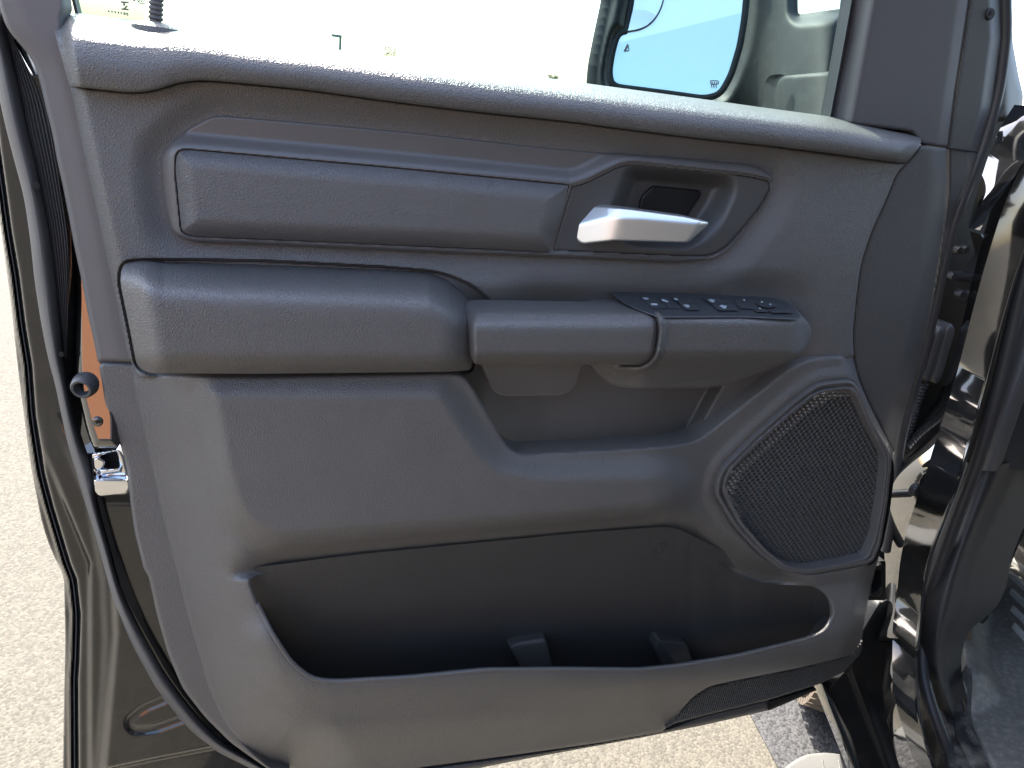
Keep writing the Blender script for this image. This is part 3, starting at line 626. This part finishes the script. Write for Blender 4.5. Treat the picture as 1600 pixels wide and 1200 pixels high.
# vent holes of the seal
def disc(nm, x, y, d, r, m, par, h=.002, n=16, ax=(0, -1, 0)):
    c = at([x], [y], d)[0]; V, F = lathe_geo(c, ax, [(0.0001, h), (r * .8, h), (r, h * .6), (r, -.002)], n); return link(nm, V, F, m, par)
disc('vent_hole', 56, 290, -.0105, .0036, M['void'], DOOR, .0005); disc('vent_hole', 96, 554, -.0105, .0026, M['void'], DOOR, .0005)
# rubber bump stop: a hollow plug
c = at([140], [594], -.012)[0]
V, F = lathe_geo(c, np.array([-.22, -1, -.10]), [(.012, 0), (.0135, .006), (.0135, .012), (.0118, .020), (.0100, .0225), (.0078, .0222), (.0066, .018), (.0060, .006), (.0001, .005)], 28)
link('bump_stop', V, F, M['rubber_dark'], DOOR)
# plug screws in the paint
JD = {659: -.045 + .000112 * 309 + 1.6e-7 * 309 ** 2 + .006, 805: -.105 + .00024 * 35 + .010, 1077: -.038}
for x, y in ((152, 659), (186, 805), (205, 1077)):
    o = disc('paint_plug', x, y, JD[y] + .001, .0055, M['paint'], DOOR, .002); disc('socket', x, y, JD[y] + .0028, .0022, M['void'], o, .001, 6)
for x, y in ((275, 1158), (240, 1172), (197, 1188), (227, 1119)):
    disc('paint_plug', x, y, -.040, .004, M['paint'], DOOR, .003)
# latch
lt = patch('door_latch', rnd([(141, 708, 5), (186, 700, 6), (194, 712, 6), (205, 760, 8), (200, 772, 10), (155, 776, 10), (148, 768, 8)], 6), lambda X, Y, s: -.018 + .010 * ss(742, 752, Y), M['chrome'], DOOR, step=1.4, ew=4, er=.003, skirt=.03, holes=[rnd([(158, 712, 2), (182, 706, 2), (187, 733, 2), (155, 741, 2)], 2)])
patch('latch_well', rnd([(140, 700, 3), (190, 700, 3), (195, 748, 3), (146, 748, 3)], 2), -.034, M['void'], lt, step=4, skirt=0)
patch('latch_claw', rnd([(144, 716, 4), (152, 712, 3), (166, 720, 4), (164, 730, 3), (152, 738, 4), (146, 732, 3)], 3), -.014, M['chrome'], lt, step=1.3, ew=4, er=.004, skirt=.016)
patch('latch_bar', rnd([(154, 733, 3), (190, 729, 3), (191, 738, 3), (156, 743, 3)], 3), -.012, M['chrome'], lt, step=1.3, ew=4, er=.004, skirt=.016)

# --- front end cap, sail panel, window frame
cap = rnd([(1440, 228, 3), (1480, 232, 4), (1478, 255, 8), (1481, 275, 10), (1476, 345), (1466, 410), (1456, 470), (1441, 540), (1426, 600), (1410, 655), (1401, 700), (1396, 708, 3), (1362, 642), (1341, 592), (1333, 553), (1332, 520), (1338, 460), (1345, 410), (1362, 360), (1385, 310), (1400, 272), (1417, 254, 3)], 16)
patch('front_end_cap', cap, lambda X, Y, s: .022 - .016 * ss(36, 0, xline([(1480, 232), (1481, 275), (1466, 410), (1426, 600), (1396, 708)], Y) - X) ** 2, M['cap'], DOOR, step=2.6, ew=4, er=.003, skirt=.05)
patch('sail_panel', rnd([(1342, -60, 2), (1517, -60, 2), (1514, 0), (1505, 60), (1491, 150), (1481, 231, 2), (1440, 226, 2), (1425, 206, 6), (1304, 190, 2), (1313, 140), (1331, 60), (1338, 0)], 10), lambda X, Y, s: -.010 - .03 * (1 - ss(0, 34, X - xline([(1338, -60), (1338, 0), (1304, 190)], Y))) ** 1.5 - .004 * ss(20, 0, xline([(1514, 0), (1481, 231)], Y) - X), M['sail'], DOOR, step=2.6, ew=4, er=.003, skirt=.03)
fr = patch('front_frame', rnd([(1518, -60, 2), (1566, -60, 2), (1564, 0), (1566, 60), (1551, 170), (1531, 238), (1512, 285), (1492, 330), (1476, 400), (1458, 470), (1470, 380), (1481, 300), (1481, 232, 2), (1492, 150), (1506, 60), (1515, 0)], 10), lambda X, Y, s: -.014 - .012 * ss(20, 0, xline([(1564, 0), (1566, 60), (1551, 170), (1531, 238)], Y) - X) , M['cup'], DOOR, step=2.4, ew=4, er=.004, skirt=.04)
ribbon('frame_seam', [(1481, 230.5), (1528, 237)], [(1481, 233), (1528, 239.5)], lambda t, s: -.010, M['void'], fr, n=12, m=3, back=.003)
sc = disc('frame_screw', 1546, 22, -.014, .0075, M['darkplastic'], fr, .003); disc('socket', 1547, 21, -.0112, .003, M['void'], sc, .0006, 6)
ribbon('glass_run', [(1340, -60), (1331, 0), (1312, 105), (1297, 183), (1294, 200)], [(1346, -60), (1337, 0), (1318, 105), (1303, 183), (1300, 200)], lambda t, s: -.040 - .01 * t, M['rubber_dark'], DOOR, n=60, m=4, back=.02)
ribbon('glass_run', [(98, -60), (112, 0), (118, 25)], [(104, -60), (117, 0), (123, 25)], lambda t, s: -.046, M['rubber_dark'], DOOR, n=30, m=4, back=.02)
# window glass
gy = -.055
tag(patch('window_glass', rnd([(70, -120, 2), (1360, -120, 2), (1330, 60), (1298, 200, 2), (900, 150), (531, 100), (110, 45, 2)], 3), gy, M['glass'], DOOR, step=12, skirt=0), 'greenish window pane')
GL = bpy.data.objects['window_glass']
# printed corner of the glass: film, bars, dots and number
lab = patch('glass_label', rnd([(116, -30, 2), (226, -30, 2), (225, 36, 3), (122, 24, 3)], 3), -.053, M['film'], GL, step=5, skirt=0)
def gl_line(pts, r=.0008):
    p = resample(np.array(pts, float), max(2, 3 * len(pts))); return tube_geo(at(p[:, 0], p[:, 1], -.052), r, 5)
g = [gl_line([(189, 3), (201, 4)]), gl_line([(190, 14), (201, 15)]), gl_line([(194, 4), (194, 9)], .0009), gl_line([(194, 14), (199, 9)], .0007)]
g += [gl_line([(x - 1, y), (x + 1, y)], .0009) for x, y in ((170, 17.6), (175, 18.2), (180, 18.8), (185, 19.6), (189.5, 20.2))]
g += [gl_line([(196, 19.5), (193, 20), (193.4, 21.4), (196, 21.4), (196, 22.6), (193, 22.4)], .0004), gl_line([(200, 20.5), (197.4, 20.5), (197.6, 22), (200, 22), (200, 24), (197.6, 23.6)], .0004)]
th = np.linspace(0, 2 * math.pi, 20)
g.append(gl_line([(223 + 8 * math.cos(a), -1 + 7 * math.sin(a)) for a in th], .0004))
g += [gl_line([(217 + k * 4, -3), (218 + k * 4, 1), (216.5 + k * 4, 3)], .0004) for k in range(3)]
g += [gl_line([(203, -1), (205, 0)], .0006), gl_line([(208, -1), (211, 1)], .001)]
link('glass_print', *merge(g), M['etch'], lab)
# lock knob
kc = at([243], [37], -.012)[0]
V, F = lathe_geo(kc, (0, 0, 1), [(.022, -.010), (.021, -.003), (.017, 0), (.010, .0015), (.0085, -.004)], 28); kb = link('lock_knob', V, F, M['leather'], DOOR)
prof = [(.0052, -.01)]
for k in range(5): prof += [(.0052, .003 + k * .0042), (.0066, .0042 + k * .0042), (.0066, .0058 + k * .0042), (.0052, .0068 + k * .0042)]
prof += [(.0060, .026), (.0045, .0285), (.0001, .029)]
V, F = lathe_geo(kc, (0.08, 0.05, 1), prof, 18); link('knob_stem', V, F, M['rubber'], kb)

# --- side mirror outside the window
def d_mir(X, Y, s): return -.30 + .14 * ss(1160, 1310, X) + .0006 * np.clip(Y, -60, 220) * ss(1150, 1240, X)
MG = rnd([(987, -60, 4), (987, 0), (981, 30), (979, 49, 3), (968, 51, 8), (962, 62, 8), (956, 85), (952, 112), (955, 130, 8), (965, 136, 8), (1050, 147), (1100, 154, 10), (1125, 148, 12), (1142, 118), (1156, 72), (1163, 30), (1166, 0), (1170, -60, 4)], 12)
MIR = patch('side_mirror', rnd([(957, -60, 4), (951, 0), (940, 50), (930, 100), (927, 135), (935, 165, 20), (1000, 200), (1150, 215), (1300, 215, 3), (1330, 100), (1345, -60, 3), (1252, -60, 3), (1246, 0), (1247, 22, 3), (1335, 12, 2), (1338, 60, 2), (1305, 215, 2)][:9] + [(1312, 120), (1328, 12, 4), (1247, 24, 8), (1246, -60, 4)], 12), lambda X, Y, s: d_mir(X, Y, s) - .03 * (1 - ss(0, 26, s)) ** 2, M['mirrorhousing'], DOOR, step=3, skirt=.03, hskirt=.05, holes=[MG], sharp=0)
ncam = rays([1060], [75])[0]; ncam /= np.linalg.norm(ncam); tgt = np.array([-.35, -.80, .31]); tgt /= np.linalg.norm(tgt)
nm = tgt - ncam; nm /= np.linalg.norm(nm)
p0 = at([1060], [75], -.27)[0]
def pos_m(off):
    return lambda X, Y, d: atplane(X, Y, p0 + nm * off, nm) + nm[None] * np.asarray(d)[:, None]
gm_ = patch('mirror_glass', MG, 0.0, M['mirror'], MIR, step=4, skirt=(-nm * .006).tolist(), pos=pos_m(0))
RIM = np.vstack([MG, MG[:1]]); pr = atplane(RIM[:, 0], RIM[:, 1], p0, nm); tube('mirror_rim', resample(pr, 120), .005, M['mirrorhousing'], MIR, 8)
SPOT = rnd([(985, -60, 4), (988, 0), (981, 30), (979, 49, 2), (1000, 46), (1018, 36), (1031, 18), (1038, -4), (1040, -60, 3)], 10)
cs = np.array([1000.0, 50.0])
patch('spot_mirror', SPOT, lambda X, Y, s: .004 - .000004 * ((X - cs[0]) ** 2 + (Y - cs[1]) ** 2), M['mirror'], MIR, step=2.5, skirt=(-nm * .004).tolist(), pos=pos_m(.001))
e = SPOT[(SPOT[:, 0] > 978.5) & (SPOT[:, 1] > -55)]; arc = rnd([(979, 49), (1000, 46), (1018, 36), (1031, 18), (1038, -4), (1040, -55)], 14, False)
tube('spot_edge', atplane(arc[:, 0], arc[:, 1], p0 + nm * .003, nm), .0012, M['rubber_dark'], MIR, 6)
def mline(pts, r=.0008):
    p = resample(np.array(pts, float), 3 * len(pts)); return tube_geo(atplane(p[:, 0], p[:, 1], p0 + nm * .001, nm), r, 5)
tag(link('mirror_icon', *merge([mline([(975, 80), (981, 68), (983, 79), (975, 80)], .0007), mline([(977, 79), (981, 71)], .001)] + [mline([(1110, 126), (1122, 126), (1123, 131), (1111, 132), (1110, 126)], .0006)] + [mline([(x, 128), (x + 1, 131), (x - 1, 133), (x, 137)], .0006) for x in (1112.5, 1116, 1119.5)]), M['etch'], MIR), kind='stuff')
# lower cover of the mirror foot with its seam
patch('foot_cover', rnd([(1210, 215, 3), (1209, 165), (1213, 128, 8), (1222, 118, 6), (1306, 110, 3), (1300, 215, 3)], 5), lambda X, Y, s: d_mir(X, Y, s) + .006, M['mirrorhousing'], MIR, step=2.4, ew=6, er=.008, skirt=.03)

# --- front seal, wiring boot, hinge
BS = resample(rnd([(1572, -60), (1569, 0), (1571, 50), (1562, 130), (1549, 185), (1530, 245), (1505, 305), (1488, 350), (1472, 420), (1458, 490), (1440, 560), (1424, 620), (1408, 680), (1402, 720), (1396, 790), (1384, 860)], 30, False), 90)
tube('front_seal', at(BS[:, 0], BS[:, 1], -.030), .0085, M['seal_black'], DOOR, 12)
bt = []
boot = empty('wiring_boot', tuple(at([1470], [560], -.06)[0])); boot.parent = DOOR; boot.location = np.array(boot.location) - worigin(DOOR)
for k in range(3):
    a, b = np.array([1484 - 15 * k, 512 + 4 * k]), np.array([1462 - 15 * k, 594 - 1 * k])
    pl = rnd([a + (-9, 2), a + (0, -10), a + (9, 2), b + (9, -3), b + (0, 8), b + (-9, -3)], 9)
    patch('boot_fold', pl, -.075 + .012 * k, M['rubber'], boot, step=1.8, ew=7, er=.008, skirt=.03)
wp = resample(rnd([(1440, 598), (1428, 630), (1420, 660), (1408, 690)], 30, False), 70); W3 = at(wp[:, 0], wp[:, 1], -.07)
tube('cable_sleeve', W3, .010 + .0015 * np.cos(np.arange(70) * 1.6), M['rubber_dark'], boot, 12)

# ================================================================== THE TRUCK BODY
TX = at([1420], [700], -.10)[0][0]
TRUCK = tag(empty('pickup_truck', (TX, -.2, 0)), 'black pickup body to the right of the open door, glossy door frame and dusty sill', 'pickup truck')
back = patch('hinge_pillar', rnd([(1380, 300, 3), (1500, 150), (1545, 120, 3), (1570, 188, 3), (1640, 200, 3), (1640, 700), (1500, 1000), (1400, 1100), (1340, 1000), (1340, 700)], 10), lambda X, Y, s: -.15, M['paint_satin'], TRUCK, step=8, skirt=.05)
# cowl end behind the seal
patch('pillar_cover', rnd([(1566, -60, 2), (1580, -60, 2), (1578, 0), (1583, 70), (1592, 120), (1599, 150, 6), (1594, 185, 4), (1558, 191, 4), (1545, 240), (1545, 150), (1560, 60)], 8), lambda X, Y, s: -.06 - .03 * ss(1570, 1600, X), M['cup'], TRUCK, step=2.5, ew=8, er=.01, skirt=.05)
ribbon('cowl_flange', [(1604, 165), (1585, 195), (1566, 235), (1550, 285), (1537, 330), (1529, 358)], [(1640, 170), (1625, 215), (1598, 255), (1575, 292), (1552, 322), (1531, 360)], lambda t, s: -.035 + .040 * t + .02 * s, M['paint'], TRUCK, n=60, m=12, back=.02)
fh = disc('flange_bolt', 1579, 219, -.050, .009, M['chrome'], TRUCK, .004, 20); disc('socket', 1578, 217, -.046, .004, M['void'], fh, .001, 8)
FL = [(1640, 180), (1605, 250), (1580, 310), (1563, 370), (1547, 430), (1531, 500), (1509, 580), (1482, 640), (1450, 682), (1417, 733), (1401, 765), (1395, 800), (1397, 850), (1402, 890), (1397, 930), (1390, 970), (1383, 1003), (1383, 1018), (1396, 1022), (1397, 1080), (1400, 1120), (1409, 1165), (1425, 1222)]
FR = [(1690, 200), (1650, 260), (1622, 315), (1602, 375), (1583, 435), (1563, 505), (1546, 570), (1527, 640), (1508, 705), (1492, 762), (1472, 812), (1452, 862), (1441, 905), (1437, 950), (1433, 985), (1430, 1010), (1429, 1030), (1429, 1070), (1431, 1110), (1440, 1150), (1462, 1222)]
YS = np.concatenate([np.linspace(180, 995, 150), np.linspace(1000, 1030, 20), np.linspace(1035, 1222, 70)])
_l, _r = rnd(FL, 25, False), rnd(FR, 25, False)
FL = np.stack([np.interp(YS, _l[:, 1], _l[:, 0]), YS], 1); FR = np.stack([np.interp(YS, _r[:, 1], _r[:, 0]), YS], 1); FW_ = FR[:, 0] - FL[:, 0]
FLY = YS
def pr_fl(t, s):
    y = np.interp(s, np.linspace(0, 1, 240), FLY); wd = np.interp(s, np.linspace(0, 1, 240), FW_)
    return -.035 + .0021 * wd * t - .05 * (1 - ss(180, 520, y)) + .0012 * np.sin((y - 700) / 60) * ss(690, 740, y) * (1 - ss(880, 960, y)) + .15 * ss(930, 1190, y)
ribbon('door_frame_flange', FL, FR, pr_fl, M['paint'], TRUCK, n=240, m=16, back=.03, sharp=60, raw=True)
FRY = YS; FRw = lambda s: np.interp(s, np.linspace(0, 1, 240), FW_)
ribbon('pinch_weld', [(x - 1, y) for x, y in FR], [(x + 6, y) for x, y in FR], lambda t, s: -.032 + .0021 * FRw(s) - .05 * (1 - ss(180, 520, np.interp(s, np.linspace(0, 1, 240), FRY))) + .15 * ss(930, 1190, np.interp(s, np.linspace(0, 1, 240), FRY)) + .006 * np.sin(np.pi * t), M['paint_dusty'], TRUCK, n=240, m=5, back=.05, raw=True)
# check strap and hinges
cs3 = at(np.array([1385, 1410, 1428, 1446]), np.array([772, 771, 770, 768]), np.array([.0, .03, .05, .06]))
tube('check_strap', resample(cs3, 10), .0065, M['steel'], TRUCK, 8)
for x, y, r_ in ((1430, 764, .011), (1452, 774, .012)):
    o = disc('strap_bolt', x, y, .060, r_, M['steel'], TRUCK, .008, 20); disc('socket', x, y, .0685, r_ * .45, M['steel'], o, .003, 6)
hg = empty('door_hinge', tuple(at([1500], [440], -.09)[0])); hg.parent = TRUCK; hg.location = np.array(hg.location) - worigin(TRUCK)
patch('hinge_leaf', rnd([(1474, 428, 3), (1520, 428, 6), (1540, 400, 8), (1530, 360, 8), (1545, 380), (1540, 430, 6), (1524, 445, 6), (1514, 475, 3), (1506, 474, 3), (1514, 440, 5), (1474, 437, 3)], 4), -.085, M['steel'], hg, step=1.8, ew=3, er=.003, skirt=.02)
for x, y in ((1492, 390), (1503, 389), (1497, 458), (1510, 459), (1484, 430)):
    disc('hinge_bolt', x, y, -.082, .007, M['steel'], hg, .010, 12)
# cab weather strip
CSL = resample(rnd([(1650, 250), (1625, 330), (1603, 420), (1585, 500), (1566, 580), (1547, 650), (1530, 712), (1512, 762), (1490, 820), (1468, 885), (1452, 935), (1443, 980), (1440, 1020), (1443, 1060), (1455, 1105), (1474, 1155), (1505, 1225)], 40, False), 160)
CSd = .020 + .14 * ss(950, 1225, CSL[:, 1])
tube('cab_seal', at(CSL[:, 0], CSL[:, 1], CSd), .011, M['seal_black'], TRUCK, 14)
# interior trim and kick panel
ribbon('pillar_trim', [(1665, 300), (1620, 440), (1592, 540), (1566, 620), (1545, 690), (1531, 735)], [(1720, 300), (1675, 440), (1640, 540), (1602, 620), (1578, 690), (1561, 737)], lambda t, s: .0 + .016 * np.sin(np.pi * t), M['greytrim'], TRUCK, n=50, m=9, back=.02)
ribbon('dash_side', [(1725, 300), (1675, 440), (1640, 540), (1603, 620), (1579, 690), (1563, 730)], [(1800, 300), (1800, 440), (1800, 540), (1800, 620), (1800, 690), (1800, 770)], lambda t, s: -.005 + .05 * t, M['kick'], TRUCK, n=40, m=9, back=.02)
KL = [(1531, 733), (1520, 765), (1500, 820), (1480, 878), (1466, 925), (1456, 970), (1452, 1010), (1455, 1050), (1470, 1095), (1490, 1135)]
KRr = [(1680, 700), (1640, 760), (1612, 800), (1592, 840), (1578, 880), (1567, 935), (1545, 962), (1512, 985), (1500, 1030), (1506, 1075), (1525, 1130)]
ribbon('kick_panel', KL, KRr, lambda t, s: -.010 + .10 * s + .02 * np.sin(np.pi * np.clip(t * 2.2, 0, 1)) - .03 * t, M['kick'], TRUCK, n=80, m=24, back=.03)
zs = at([1470], [1095], .045)[0][2]
def pos_z(off):
    return lambda X, Y, d: atz(X, Y, zs + off) + np.stack([0 * d, 0 * d, d], 1)
patch('sill_plate', rnd([(1446, 1020, 6), (1452, 1010, 6), (1490, 1020), (1515, 1110), (1580, 1260, 3), (1500, 1260, 3), (1465, 1130), (1448, 1070)], 10), lambda X, Y, s: .010 * ss(0, 14, s) - .014 * (np.abs(X - xline([(1480, 1060), (1556, 1250)], Y)) < 0) , M['dusty_trim'], TRUCK, step=2.2, skirt=(0, 0, -.08), pos=pos_z(0))
patch('sill_plate', rnd([(1487, 1118, 6), (1512, 1120, 6), (1570, 1260, 3), (1540, 1260, 3), (1492, 1160)], 6), lambda X, Y, s: .012 + .003 * ss(0, 8, s), M['dusty_trim'], TRUCK, step=2.2, skirt=(0, 0, -.03), pos=pos_z(0.006))
# door-opening side under the sill
# --- floor liner: its own thing
zm = zs + .03
MATT = tag(empty('floor_mat', tuple(atz([1560], [1100], zm)[0])), 'dusty black rubber floor liner with ribs lying on the cab floor', 'floor mat')
def pos_mat(X, Y, d): return atz(X, Y, zm) + np.stack([0 * d, 0 * d, d], 1)
def d_mat(X, Y, s):
    edge = xline([(1490, 985), (1489, 1020), (1497, 1065), (1515, 1108), (1575, 1260)], Y)
    e2 = xline([(1562, 930), (1549, 1000), (1549, 1030), (1575, 1080), (1640, 1200)], Y)
    d = .050 * (1 - ss(edge + 8, e2, X)) * ss(1125, 1085, Y + (X - 1500) * .25) + .0 * X
    return d
patch('liner_tray', rnd([(1489, 1010, 10), (1494, 982, 12), (1520, 970, 12), (1552, 955, 10), (1568, 925), (1580, 880), (1620, 790), (1760, 800, 3), (1760, 1260, 3), (1578, 1260, 3), (1515, 1108), (1496, 1062)], 10), d_mat, M['mat'], MATT, step=2.4, skirt=(0, 0, -.03), pos=pos_mat, ew=3, er=.003)
for k in range(6):
    a = np.array([1570 + 2 * k, 846 + 27 * k]); b = a + np.array([42, 34 + 2 * k])
    pl = rnd([a, a + (3, -4), b + (3, -4), b], 1.5); patch('rib', pl, .012, M['rib'], MATT, step=1.6, ew=2, er=.003, skirt=(0, 0, -.014), pos=pos_mat)

# --- lower door corner (black painted metal seen past the trim)
patch('lower_corner', rnd([(1348, 985, 4), (1372, 945, 6), (1388, 935), (1398, 960), (1394, 1010), (1396, 1080), (1402, 1130), (1425, 1222, 3), (1352, 1222, 3), (1330, 1150), (1292, 1078, 6), (1320, 1050, 8), (1344, 1020)], 10), lambda X, Y, s: -.020 - .010 * ss(1330, 1440, X - (Y - 1050) * .25) + .012 * np.exp(-((X - 1352 - (Y - 1100) * .38) / 7.0) ** 2), M['paint_satin'], DOOR, step=2.2, ew=5, er=.002, skirt=.05)
ribbon('corner_flange', [(1281, 1068), (1292, 1100), (1310, 1145), (1340, 1222)], [(1289, 1070), (1302, 1100), (1322, 1145), (1352, 1222)], lambda t, s: -.012 + .004 * np.sin(np.pi * t), M['paint'], DOOR, n=40, m=6, back=.03)
patch('edge_bracket', rnd([(1357, 885, 3), (1378, 880, 3), (1381, 920, 4), (1372, 936, 4), (1358, 930, 4)], 4), -.004, M['darkplastic'], DOOR, step=1.8, ew=4, er=.004, skirt=.03, holes=[rnd([(1361, 890, 3), (1375, 890, 3), (1375, 918, 4), (1362, 926, 3)], 3)])

patch('bracket_well', rnd([(1352, 880), (1384, 876), (1384, 938), (1352, 938)], 3), -.022, M['void'], DOOR, step=4, skirt=.02)
# --- running board, front wheel, fender, unseen cab added to block light
zb = .22
def pos_b(X, Y, d): return atz(X, Y, zb) + np.stack([0 * d, 0 * d, d], 1)
RB = patch('running_board', rnd([(1215, 1205, 10), (1235, 1186, 14), (1258, 1173, 14), (1290, 1170), (1316, 1173, 4), (1330, 1205), (1345, 1300, 3), (1180, 1300, 3)], 8), lambda X, Y, s: 0 * X, M['board'], TRUCK, step=2.2, ew=8, er=.012, skirt=(0, 0, -.06), pos=pos_b)
for x in (1285, 1311, 1325):
    patch('board_rib', rnd([(x - 1.5, 1187), (x + 1.5, 1187), (x + 12, 1290), (x + 7, 1290)], 1), .002, M['board'], RB, step=1.5, ew=1, er=.002, skirt=(0, 0, -.004), pos=pos_b)
AX = R(39); TF = np.array([math.sin(AX), math.cos(AX), 0]); TR = np.array([math.cos(AX), -math.sin(AX), 0]); TH = np.array([1.22, 0.0, 0.0])
def body(V):
    V = np.asarray(V, float); return TH + (V[:, :1] - TX) * TR + V[:, 1:2] * TF + V[:, 2:] * np.array([[0, 0, 1.0]])
wc = np.array([TX - .02, .50, .41])
wb = body([wc])[0]; whl = empty('front_wheel', tuple(wb)); whl.parent = TRUCK; whl.location = wb - worigin(TRUCK)
V, F = lathe_geo(wc, (1, 0, 0), [(.24, -.10), (.34, -.13), (.385, -.12), (.40, -.10), (.405, 0), (.40, .10), (.385, .12), (.34, .13), (.24, .10)], 64); link('tyre', body(V), F, M['tyre'], whl)
tr = []
for k in range(64):
    a = 2 * math.pi * k / 64
    for x0, x1, o_ in ((-.115, -.06, 0), (-.05, .0, .5), (.01, .055, 0), (.065, .115, .5)):
        a0 = a + o_ * 2 * math.pi / 64; a1 = a0 + .075
        pts = []
        for aa in (a0, a1):
            for xx in (x0, x1):
                for rr in (.398, .414): pts.append((wc[0] + xx, wc[1] + rr * math.cos(aa), wc[2] + rr * math.sin(aa)))
        tr.append((pts, [[0, 1, 3, 2], [4, 6, 7, 5], [0, 4, 5, 1], [2, 3, 7, 6], [1, 5, 7, 3], [0, 2, 6, 4]]))
V, F = merge(tr); o = link('tread_blocks', body(V), F, M['tyre'], whl, smooth=False); o['kind'] = 'stuff'
V, F = lathe_geo(wc, (1, 0, 0), [(.24, -.09), (.22, -.10), (.20, -.06), (.05, -.07), (.001, -.07)], 40); link('rim', body(V), F, M['steel'], whl)
# fender side with wheel arch, swept inward
arch = [(.22, .45), (.22, 1.15), (.6, 1.22), (1.5, 1.16), (1.9, 1.02), (1.95, .45), (1.45, .45)]
for k in range(11):
    a = math.pi * k / 10; arch.append((.80 + .50 * math.cos(a), .45 + .50 * math.sin(a)))
arch += [(.24, .45)]
N = len(arch); V = [(TX - .02, y, z) for y, z in arch] + [(TX + .16, y, z) for y, z in arch]
F = [list(range(N))[::-1], list(range(N, 2 * N))] + [[i, (i + 1) % N, N + (i + 1) % N, N + i] for i in range(N)]
bevel(link('front_fender', body(V), F, M['paint'], TRUCK, smooth=False), .02, 2)
def bx(nm, lo, hi, m, bv=.03):
    V, F = box_geo(lo, hi); return bevel(link(nm, body(V), F, M[m], TRUCK, smooth=False), bv, 3)
bx('hood', (TX + .0, .16, 1.16), (TX + 1.7, 1.95, 1.22), 'paint'); bx('firewall', (TX + .17, .80, .30), (TX + 1.7, .86, 1.158), 'kick'); bx('cowl', (TX + .12, .05, 1.20), (TX + 1.66, .30, 1.26), 'kick')
bx('cab_back_blocker', (TX + .05, -2.4, .45), (TX + 1.7, -2.3, 1.92), 'kick'); bx('far_window_blocker', (TX + 1.67, -2.3, 1.301), (TX + 1.69, -.3, 1.90), 'darkplastic', .004)  # unseen cab shell with opaque windows, added to keep light off the door
bx('rear_side', (TX - .02, -3.2, .45), (TX + .04, -1.15, 1.30), 'paint'); bx('rear_window_blocker', (TX + .02, -2.1, 1.301), (TX + .03, -1.25, 1.85), 'darkplastic', .004)
bx('cab_roof', (TX - .02, -2.4, 1.90), (TX + 1.7, .10, 1.97), 'paint'); bx('far_side', (TX + 1.66, -3.2, .45), (TX + 1.72, .11, 1.30), 'kick')
bx('cab_floor', (TX + .12, -2.2, zs - .14), (TX + 1.64, .10, zs - .10), 'kick'); bx('seat_cushion', (TX + .25, -1.0, zs + .10), (TX + .80, -.45, zs + .36), 'kick', .06); bx('seat_back', (TX + .25, -1.25, zs + .30), (TX + .80, -1.02, 1.55), 'kick', .08)
bx('dashboard', (TX + .25, -.20, .85), (TX + 1.6, .10, 1.22), 'kick', .06); bx('rear_pillar', (TX + .0, -1.24, .45), (TX + .10, -1.14, 1.90), 'paint', .02)

# made-up orange block behind the viewer, added for its reflection in the paint
M['reflected_orange'] = mat('backdrop_orange', (.46, .20, .10), .8, noise=(60, .5), vary=.3)
BLD = tag(empty('orange_backdrop', (-4, -30, 0)), 'unseen orange block added to colour the reflection in the door paint', 'reflection_backdrop')
V, F = box_geo((-34, -40, 0), (9, -30, 8)); link('wall', V, F, M['reflected_orange'], BLD, smooth=False)
V, F = box_geo((-34.2, -40.2, 8), (9.2, -29.7, 8.6)); link('roof', V, F, M['greytrim'], BLD, smooth=False)
for k in range(5):
    x0 = -19 + k * 5.2; V, F = box_geo((x0, -29.99, .8), (x0 + 3, -29.9, 3.2)); f_ = link('window', V, F, M['darkplastic'], BLD, smooth=False)
    V, F = box_geo((x0 + .1, -29.9, .9), (x0 + 2.9, -29.88, 3.1)); link('pane', V, F, M['paint'], f_, smooth=False)
